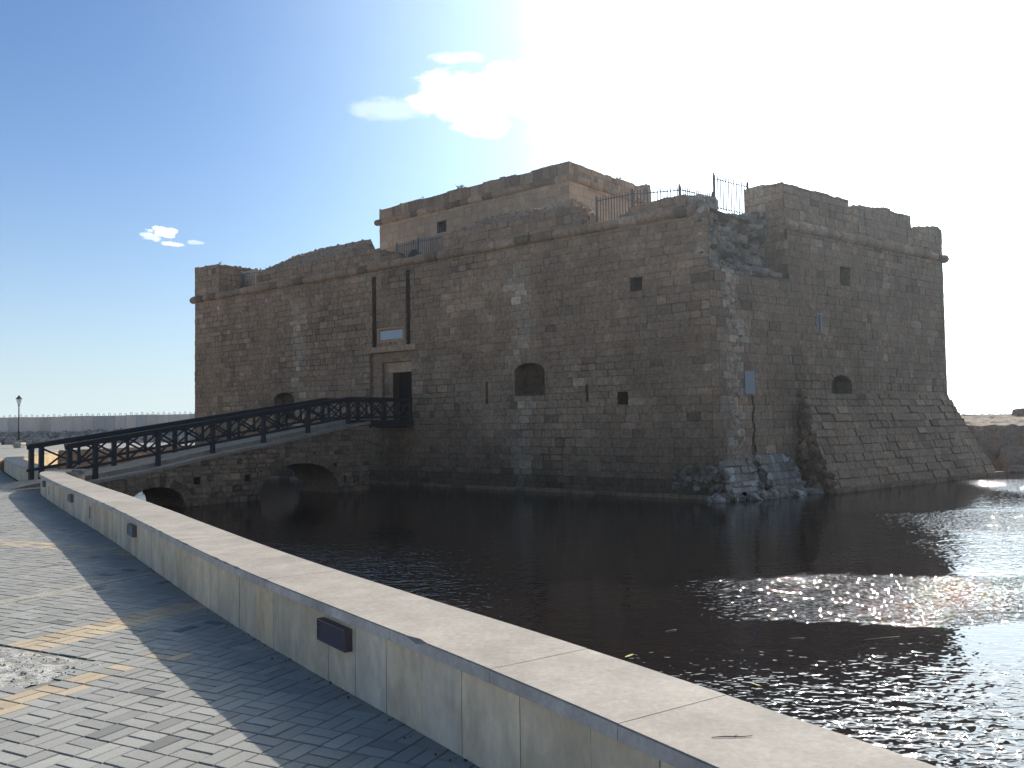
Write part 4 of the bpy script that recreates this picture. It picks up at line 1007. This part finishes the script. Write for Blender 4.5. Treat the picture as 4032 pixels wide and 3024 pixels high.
# ================================================================ BRIDGE
BO = K + dF * 0            # a runs out from the wall along -inF, u along dF
def bp(a, u, z): return K + dF * u - inF * a + Z * z
bridge = empty('stone_bridge', tuple(bp(8, 14, WL)), 'sloping rubble-stone causeway with two low arches leading up to the castle door', 'bridge')
rng = random.Random(41)
UN, UFR = 12.95, 15.25
topz = lerp_fn([(2.6, 1.74), (3.2, 1.66), (6, 1.2), (9.1, .74), (11.3, .36), (12.5, .2), (13.6, .05), (16, -.03)])
def br_tint(rng, u, z):
    b = rng.gauss(.85, .12); w_ = rng.gauss(0, .03)
    if rng.random() < .05: b *= .6
    base_dark = max(0, min(1, (.1 - z) / 1.0)); b *= 1 - .3 * base_dark  # bridge stones darken downwards to the waterline
    return (b * (1 + w_), b, b * (1 - w_))
arcs = [(4.1, 7.45, WL - .4, -.62, .30), (10.25, 12.05, WL - .4, -.75, -.18)]
opb = []
for a_, b_, zb_, zs_, za_ in arcs: opb += arch_slices(a_, b_, zb_, zs_, za_, 16)
opb += [(9.7, 9.92, -.2, .02), (7.85, 8.05, -.2, .02), (3.75, 3.95, -.5, -.25), (4.18, 4.32, .02, .25)]
mb = MB(); On = K + dF * UN
masonry(mb, On, -inF, Z, -dF, 2.6, 14.2, WL - .4, 2.5, rng, opens=opb, top=lambda a: topz(a) - .07, rows=(.13, .24), wid=(.16, .42), tint=br_tint, erode=.14, dep=(-.01, .035), joint=.02, mort=.8)
for a_, b_, zb_, zs_, za_ in arcs: voussoirs(mb, On, -inF, -dF, a_, b_, zs_, za_, rng, th=.3, n=17, tint=br_tint)
masonry(mb, K + dF * UFR, -inF, Z, dF, 2.6, 14.2, WL - .4, 2.5, rng, opens=opb[:32], top=lambda a: topz(a) - .07, rows=(.2, .3), wid=(.3, .6), tint=br_tint)
masonry(mb, bp(2.6, 0, 0), dF, Z, inF, UN, UFR, WL - .4, 1.66, rng, rows=(.2, .3), wid=(.3, .5), tint=br_tint, dep=(0, .04))
mb.build('masonry', M['stone'], bridge)
mb = MB()
for a_, b_, zb_, zs_, za_ in arcs:
    ol = arch_outline(a_, b_, zb_, zs_, za_, 14)
    fr = [On - inF * a + Z * z for a, z in ol]; bk = [p + dF * (UFR - UN) for p in fr]
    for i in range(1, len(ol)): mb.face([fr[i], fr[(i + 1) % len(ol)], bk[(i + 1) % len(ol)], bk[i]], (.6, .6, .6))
mb.build('arch_vault', M['stone'], bridge)
for (a_, b_, z0_, z1_) in opb[32:]:
    pass
mb = MB()
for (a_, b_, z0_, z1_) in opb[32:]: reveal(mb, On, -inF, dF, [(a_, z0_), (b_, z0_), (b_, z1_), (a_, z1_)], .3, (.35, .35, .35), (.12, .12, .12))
mb.build('putlog_hole', M['stone'], bridge)
mb = MB(); n = 40
for i in range(n):
    a0 = 2.55 + (16.2 - 2.55) * i / n; a1 = 2.55 + (16.2 - 2.55) * (i + 1) / n
    q = 1 + .12 * noise.noise(V((i * .5, 0, 0)))
    e0 = .05 + .03 * noise.noise(V((i * .7, 3, 0))); e1_ = .05 + .03 * noise.noise(V(((i + 1) * .7, 3, 0)))
    P0 = [bp(a0, UN - e0, topz(a0)), bp(a1, UN - e1_, topz(a1)), bp(a1, UFR + .05, topz(a1)), bp(a0, UFR + .05, topz(a0))]
    mb.face(P0, (q, q, q))
    mb.face([P0[0], P0[1], P0[1] - Z * .09, P0[0] - Z * .09], (q * .9, q * .9, q * .9)); mb.face([P0[3], P0[2], P0[2] - Z * .09, P0[3] - Z * .09], (q, q, q))
    mb.face([P0[0] - Z * .09, P0[1] - Z * .09, P0[1] - Z * .09 + dF * .1, P0[0] - Z * .09 + dF * .1], (q, q, q))
mb.face([bp(2.55, UN - .05, topz(2.6)), bp(2.55, UFR + .05, topz(2.6)), bp(2.55, UFR + .05, topz(2.6) - .09), bp(2.55, UN - .05, topz(2.6) - .09)], (.9, .9, .9))
mb.build('road_slab', M['rubble'], bridge)
# raised walkway between the rails
mb = MB()
for i in range(n):
    a0 = 3.1 + (15.2 - 3.1) * i / n; a1 = 3.1 + (15.2 - 3.1) * (i + 1) / n; za, zb_ = topz(a0) + .13 * max(0, min(1, (15.2 - a0) / 1)), topz(a1) + .13 * max(0, min(1, (15.2 - a1) / 1))
    P0 = [bp(a0, 13.42, za), bp(a1, 13.42, zb_), bp(a1, 14.9, zb_), bp(a0, 14.9, za)]; mb.face(P0, (1, 1, 1)); mb.face([P0[0], P0[1], P0[1] - Z * .15, P0[0] - Z * .15], (.9, .9, .9)); mb.face([P0[3], P0[2], P0[2] - Z * .15, P0[3] - Z * .15], (.9, .9, .9))
mb.build('walkway', M['rubble'], bridge)
# timber landing in front of the door
deck = empty('timber_landing', tuple(bp(1.5, 14, 1.7)), 'dark timber landing bridging the gap between causeway and door', 'footbridge')
for k in range(11):
    mb = MB(); a = .02 + k * .285; mb.box(bp(a, 13.1, 1.745), -inF * .27, dF * 1.85, Z * .045, (rng.uniform(.7, 1.2),) * 3); mb.build('plank', M['wood'], deck)
for u in (13.2, 13.75, 14.35, 14.85):
    mb = MB(); mb.box(bp(-.2, u - .06, 1.53), -inF * 2.95, dF * .12, Z * .21); mb.build('beam', M['wood'], deck)
mb = MB(); mb.box(bp(.3, 13.08, 1.47), -inF * .15, dF * 1.85, Z * .06); mb.box(bp(2.35, 13.08, 1.47), -inF * .15, dF * 1.85, Z * .06); mb.build('crossbeam', M['wood'], deck)
mb = MB(); mb.tube([bp(2.45, 13.1, .95), bp(2.2, 13.08, .86), bp(1.95, 13.08, .85), bp(1.75, 13.1, 1.0), bp(1.72, 13.1, 1.25), bp(1.8, 13.1, 1.5)], .014, 5); 
tag(mb.build('cable', M['wood']), 'black cable loop hanging under the timber landing', 'cable')
# railings
rtop = lerp_fn([(0, 2.67), (3.33, 2.67), (13.66, 1.2)])
def rbot(a): return lerp_fn([(0, 1.90), (3.33, 1.90), (13.66, .43)])(a)
def timber_rail(posts, u, label, extra_start):
    root = empty('timber_railing', tuple(bp(posts[0], u, topz(max(2.6, posts[0])))), label, 'railing')
    mb = MB(); st = [posts[0] + .12] + ([3.33] if posts[0] > 3.33 else []) + [-.0]
    for a, b in zip(st[:-1], st[1:]): mb.beam(bp(a, u, rtop(a) - .035), bp(b, u, rtop(b) - .035), .15, .07)
    mb.build('handrail', M['wood'], root)
    mb = MB()
    for a, b in zip(st[:-1], st[1:]): mb.beam(bp(a, u, rtop(a) - .115), bp(b, u, rtop(b) - .115), .06, .085)
    mb.build('top_rail', M['wood'], root)
    mb = MB()
    for a, b in zip(st[:-1], st[1:]): mb.beam(bp(a, u, rbot(a)), bp(b, u, rbot(b)), .07, .08)
    mb.build('bottom_rail', M['wood'], root)
    for i, a in enumerate(posts):
        mb = MB(); w_ = .12; zb_ = (topz(max(2.6, a)) + .02) if a > 3 else 1.60
        mb.box(bp(a + w_ / 2, u - w_ / 2, zb_), inF * w_, dF * w_, Z * (rtop(a) - .06 - zb_)); mb.build('post', M['wood'], root)
    al = sorted(posts)
    for a, b in zip(al[:-1], al[1:]):
        if b - a < .5: continue
        nh = 2 if b - a > 1.2 else 1
        for h_ in range(nh):
            x0 = a + (b - a) * h_ / nh; x1 = a + (b - a) * (h_ + 1) / nh
            for s_, (z0f, z1f) in enumerate(((rbot, lambda t: rtop(t) - .15), (lambda t: rtop(t) - .15, rbot))):
                mb = MB(); off_ = .018 if s_ else -.018; mb.beam(bp(x0 + .04, u + off_, z0f(x0 + .04)), bp(x1 - .04, u + off_, z1f(x1 - .04)), .035, .05); mb.build('brace', M['wood'], root)
            if h_ == 1:
                mb = MB(); mb.box(bp(x0 + .035, u - .035, rbot(x0) - .04), inF * .07, dF * .07, Z * (rtop(x0) - rbot(x0) - .06)); mb.build('stud', M['wood'], root)
    return root
timber_rail([13.6, 12.86, 10.93, 9.05, 7.1, 5.22, 3.33, 1.55, .06], 13.27, 'near dark timber railing with crossed braces along the causeway', True)
timber_rail([14.0, 13.72, 11.55, 9.5, 7.45, 5.4, 3.33, 1.55, .06], 14.8, 'far dark timber railing with crossed braces on the left side of the causeway', True)

# ================================================================ FAR LEFT
bw = empty('breakwater_wall', (-45, 97, 0), 'long pale concrete panel breakwater wall with lifting loops on the horizon', 'sea wall')
rng = random.Random(51)
x = -76.0; k = 0
while x < -12:
    w_ = 1.21; zt_ = 2.93 + .007 * (x + 57) * .7 + (.0 if int((x + 80) / 3.6) % 2 else .035); b = rng.gauss(1, .05); gy = (x > -47 and x < -45.6) or (x > -42.8 and x < -41.6)
    c = (b, b, b) if not gy else (b * .72, b * .78, b * .84); y_ = 97 - .02 * (x + 57)
    mb = MB(); dy = rng.uniform(-.03, .03)
    mb.box((x + .02, y_ + dy, 0), (w_ - .04, 0, 0), (0, .45, 0), (0, 0, zt_), c); mb.box((x - .02, y_ + dy + .05, 0), (.04, 0, 0), (0, .3, 0), (0, 0, zt_ - .05), (.4, .35, .33))
    mb.build('panel', M['concrete'], bw)
    if -63 < x < -30:
        for q in (.25, .85):
            xx = x + q + (.35 * math.sin(x * .12)); hh_ = .28 if q < .5 else .2; mb = MB()
            mb.tube([V((xx - .1, y_ + .22, zt_ - .02))] + [V((xx - .1 * cos(t * pi / 6), y_ + .22, zt_ + hh_ - .1 + .1 * sin(t * pi / 6))) for t in range(7)] + [V((xx + .1, y_ + .22, zt_ - .02))], .028, 4)
            mb.build('lifting_loop', M['iron'], bw)
    x += w_; k += 1
mb = MB()
for _ in range(1500):
    xx = rng.uniform(-76, -14); t_ = rng.random(); b = rng.gauss(.85, .2); s = rng.uniform(.2, .5)
    rock(mb, (xx, 96.9 - 2.6 * t_, 1.15 - 1.05 * t_), s, s * .8, s * .6, rng, (b, b, b * 1.02), 0, .3)
o = mb.build('rock_armour', M['rubble']); tag(o, 'dark broken rocks piled along the foot of the breakwater', 'rocks', kind='stuff')

lamp = empty('street_lamp', (-54.0, 94.5, 0), 'tall black cast-iron lantern street lamp before the breakwater wall', 'street lamp')
lp = V((-54.0, 94.5, 0)); LH = 5.35
mb = MB(); mb.tube([lp, lp + Z * .35, lp + Z * .4, lp + Z * 1.3, lp + Z * 1.36, lp + Z * 1.42, lp + Z * (LH - 1.15)], [.17, .16, .12, .10, .13, .075, .06], 8); mb.tube([lp + Z * (LH - 1.2), lp + Z * (LH - 1.14), lp + Z * (LH - 1.1), lp + Z * (LH - 1.0)], [.07, .16, .06, .05], 8); mb.build('pole', M['metal'], lamp)
mb = MB(); mb.tube([lp + Z * (LH - .98), lp + Z * (LH - .42)], [.15, .28], 6, smooth=False); mb.build('lantern_glass', M['glass'], lamp)
mb = MB()
for q in range(6): t_ = 2 * pi * q / 6; mb.tube([lp + V((.15 * cos(t_), .15 * sin(t_), LH - .98)), lp + V((.28 * cos(t_), .28 * sin(t_), LH - .42))], .015, 4)
mb.tube([lp + Z * (LH - 1.02), lp + Z * (LH - .97)], [.1, .16], 8); mb.build('lantern_frame', M['metal'], lamp)
mb = MB(); mb.tube([lp + Z * (LH - .43), lp + Z * (LH - .39), lp + Z * (LH - .25), lp + Z * (LH - .14), lp + Z * (LH - .12), lp + Z * (LH - .04), lp + Z * LH], [.36, .33, .22, .1, .12, .05, .02], 8); mb.build('lantern_cap', M['metal'], lamp)

bench = empty('stone_bench', (-44, 76, 0), 'pale stone slab bench near the foot of the street lamp', 'bench')
for xx in (-45.35, -43.15):
    mb = MB(); p = V((xx, 75.6, 0)); vs = [p + V(q) for q in ((-.28, -.3, 0), (.28, -.3, 0), (.28, .3, 0), (-.28, .3, 0), (-.4, -.4, .34), (.4, -.4, .34), (.4, .4, .34), (-.4, .4, .34), (-.36, -.36, .46), (.36, -.36, .46), (.36, .36, .46), (-.36, .36, .46))]
    mb.mesh(vs, [(3, 2, 1, 0), (0, 1, 5, 4), (1, 2, 6, 5), (2, 3, 7, 6), (3, 0, 4, 7), (4, 5, 9, 8), (5, 6, 10, 9), (6, 7, 11, 10), (7, 4, 8, 11), (8, 9, 10, 11)], (1.1, 1.1, 1.05)); mb.build('support', M['coping'], bench)
mb = MB(); mb.box((-48.4, 75.45, .463), (5.0, 0, 0), (0, .42, 0), (0, 0, .05), (.35, .33, .3)); mb.build('seat', M['coping'], bench)

# ================================================================ RIGHT SHORE
def height_patch(name, x0, x1, y0, y1, nx, ny, hf, mat):
    mb = MB(); vs = []; fs = []
    for i in range(nx + 1):
        for j in range(ny + 1):
            x = x0 + (x1 - x0) * i / nx; y = y0 + (y1 - y0) * j / ny; dx, dy, z = hf(x, y); vs.append((x + dx, y + dy, z))
    w = ny + 1
    for i in range(nx):
        for j in range(ny): fs.append((i * w + j, (i + 1) * w + j, (i + 1) * w + j + 1, i * w + j + 1))
    mb.mesh(vs, fs, (1, 1, 1), False); return mb.build(name, mat)
def hf(x, y):
    e = 39.5 + .9 * noise.noise(V((x * .35, 0, 0))) + .3 * noise.noise(V((x * 1.4, 2, 0)))
    n = noise.noise(V((x * .7, y * .7, 0))); n3 = noise.noise(V((x * 2.3, y * 2.3, 4)))
    t_ = (y - e) / .45
    if t_ < -2: z = WL - .6 + max(0, (y - 36) * .05)
    else:
        s = max(0, min(1, (t_ + .8) / 1.2)); s = s * s * (3 - 2 * s); z = WL - .5 + s * (1.15 - WL + .5)
        if t_ > 1: z += min(.42, (y - e) * .055)
    z += .10 * n + .10 * n3 + .07 * noise.noise(V((x * 5.1, y * 5.1, 8)))
    ov = -.5 * max(0, min(1, (z + .2) / 1.2)) * (1 if t_ < 3 else 0)
    return (0, ov, z)
o = height_patch('rocky_shore', 16.5, 70, 36, 70, 250, 150, hf, M['shore']); tag(o, kind='structure', label='low weathered rock shore beyond the castle')
rng = random.Random(61)
for (x, y, z, sx, sy, sz, lab) in ((22.6, 38.6, -.62, 1.15, .9, .95, 'large rounded boulder at the waterline beside the talus'), (24.4, 38.2, -.5, 1.2, .9, 1.0, 'broad dark boulder at the right edge by the water'), (22.0, 37.7, -.85, .65, .5, .33, 'low flat rock at the waterline in front of the large boulder'), (26.3, 38.6, -.5, 1.2, 1, 1.0, 'dark boulder farthest right on the shore')):
    mb = MB(); rock(mb, (x, y, z), sx, sy, sz, rng, (.8, .8, .82), 2, .28, Matrix.Rotation(rng.uniform(-.3, .3), 3, Z), 1.25); tag(mb.build('boulder', M['shore']), lab, 'boulder', 'boulders along the shore')
mb = MB(); rock(mb, (27.4, 46.5, 1.56), .5, .5, .40, rng, (.8, .8, .8), 2, .2, Matrix.Identity(3), 3); tag(mb.build('boulder', M['shore']), 'small round boulder standing on the rock shore skyline', 'boulder', 'boulders along the shore')

# ================================================================ LITTER
rng = random.Random(71)
mb = MB(); mb.tube([V((.70, 3.165, .5025)), V((.75, 3.172, .503)), V((.81, 3.168, .5025)), V((.85, 3.175, .503))], [.0012, .0022, .0018, .001], 5); mb.tube([V((.78, 3.17, .503)), V((.80, 3.185, .503))], .001, 4)
tag(mb.build('twig', M['twig']), 'short brown twig lying on the coping in the foreground', 'twig')
for (x, y, a, lab) in ((1.2, 9.3, .7, 'curled yellow leaf floating beyond the middle of the coping'), (2.25, 8.25, 2.3, 'yellow leaf floating farther right near the coping')):
    mb = MB(); d = V((cos(a), sin(a), 0)); e = V((-d.y, d.x, 0)); p = V((x, y, WL + .012)); mb.mesh([p - d * .07, p - d * .02 + e * .015 + Z * .004, p + d * .04 + e * .013 + Z * .01, p + d * .08 + Z * .006, p + d * .04 - e * .013 + Z * .004, p - d * .02 - e * .015], [(0, 1, 5), (1, 2, 4, 5), (2, 3, 4)]); tag(mb.build('leaf', M['leaf']), lab, 'leaf', 'yellow leaves floating on the moat')
for (x, y, a, l, lab) in ((4.15, 9.9, .25, .45, 'long pale reed stalk floating on the dark water at right'), (1.85, 10.4, .5, .16, 'short pale reed floating left of the sun glitter'), (3.2, 9.95, .1, .18, 'short reed floating between the two other stalks')):
    mb = MB(); d = V((cos(a), sin(a), 0)); p = V((x, y, WL + .008)); mb.tube([p - d * l / 2, p + d * l * .1 + V((-d.y, d.x, 0)) * .008, p + d * l / 2], .005, 5); tag(mb.build('reed', M['paper']), lab, 'reed', 'reed stalks floating on the moat')
# dry litter along the foot of the wall
mb = MB(); P_ = resample(NEARP, .05)
for _ in range(150):
    i = rng.randrange(20, len(P_) - 120); d = (P_[i + 1] - P_[i]).normalized(); nn = V((d.y, -d.x, 0)); p = P_[i] - nn * .03 + nn * abs(rng.gauss(.03, .04)) + Z * .004
    s = rng.uniform(.002, .007); b = rng.uniform(.6, 1.6); rock(mb, p, s * 1.6, s, s * .5, rng, (b, b * .9, b * .7), 0, .3)
o = mb.build('ground_litter', M['twig']); tag(o, 'dry leaf crumbs and grit gathered along the foot of the seat wall', 'litter', kind='stuff')

# ================================================================ HAZE VOLUME (added for the flare veil)
hm = bpy.data.materials.new('haze'); hm.use_nodes = True; t = hm.node_tree
for n in list(t.nodes): t.nodes.remove(n)
pv = nd(t, 'ShaderNodeVolumePrincipled'); pv.inputs['Color'].default_value = (.9, .94, 1, 1); pv.inputs['Density'].default_value = .0005; pv.inputs['Anisotropy'].default_value = .72  # added volume; its forward scattering stands in for lens flare
ho = nd(t, 'ShaderNodeOutputMaterial'); t.links.new(pv.outputs[0], ho.inputs['Volume'])
mb = MB(); mb.box((-110, -8, -3.2), (240, 0, 0), (0, 140, 0), (0, 0, 19)); o = mb.build('haze', hm); tag(o, kind='stuff', label='thin haze volume added to imitate a lens-flare veil')
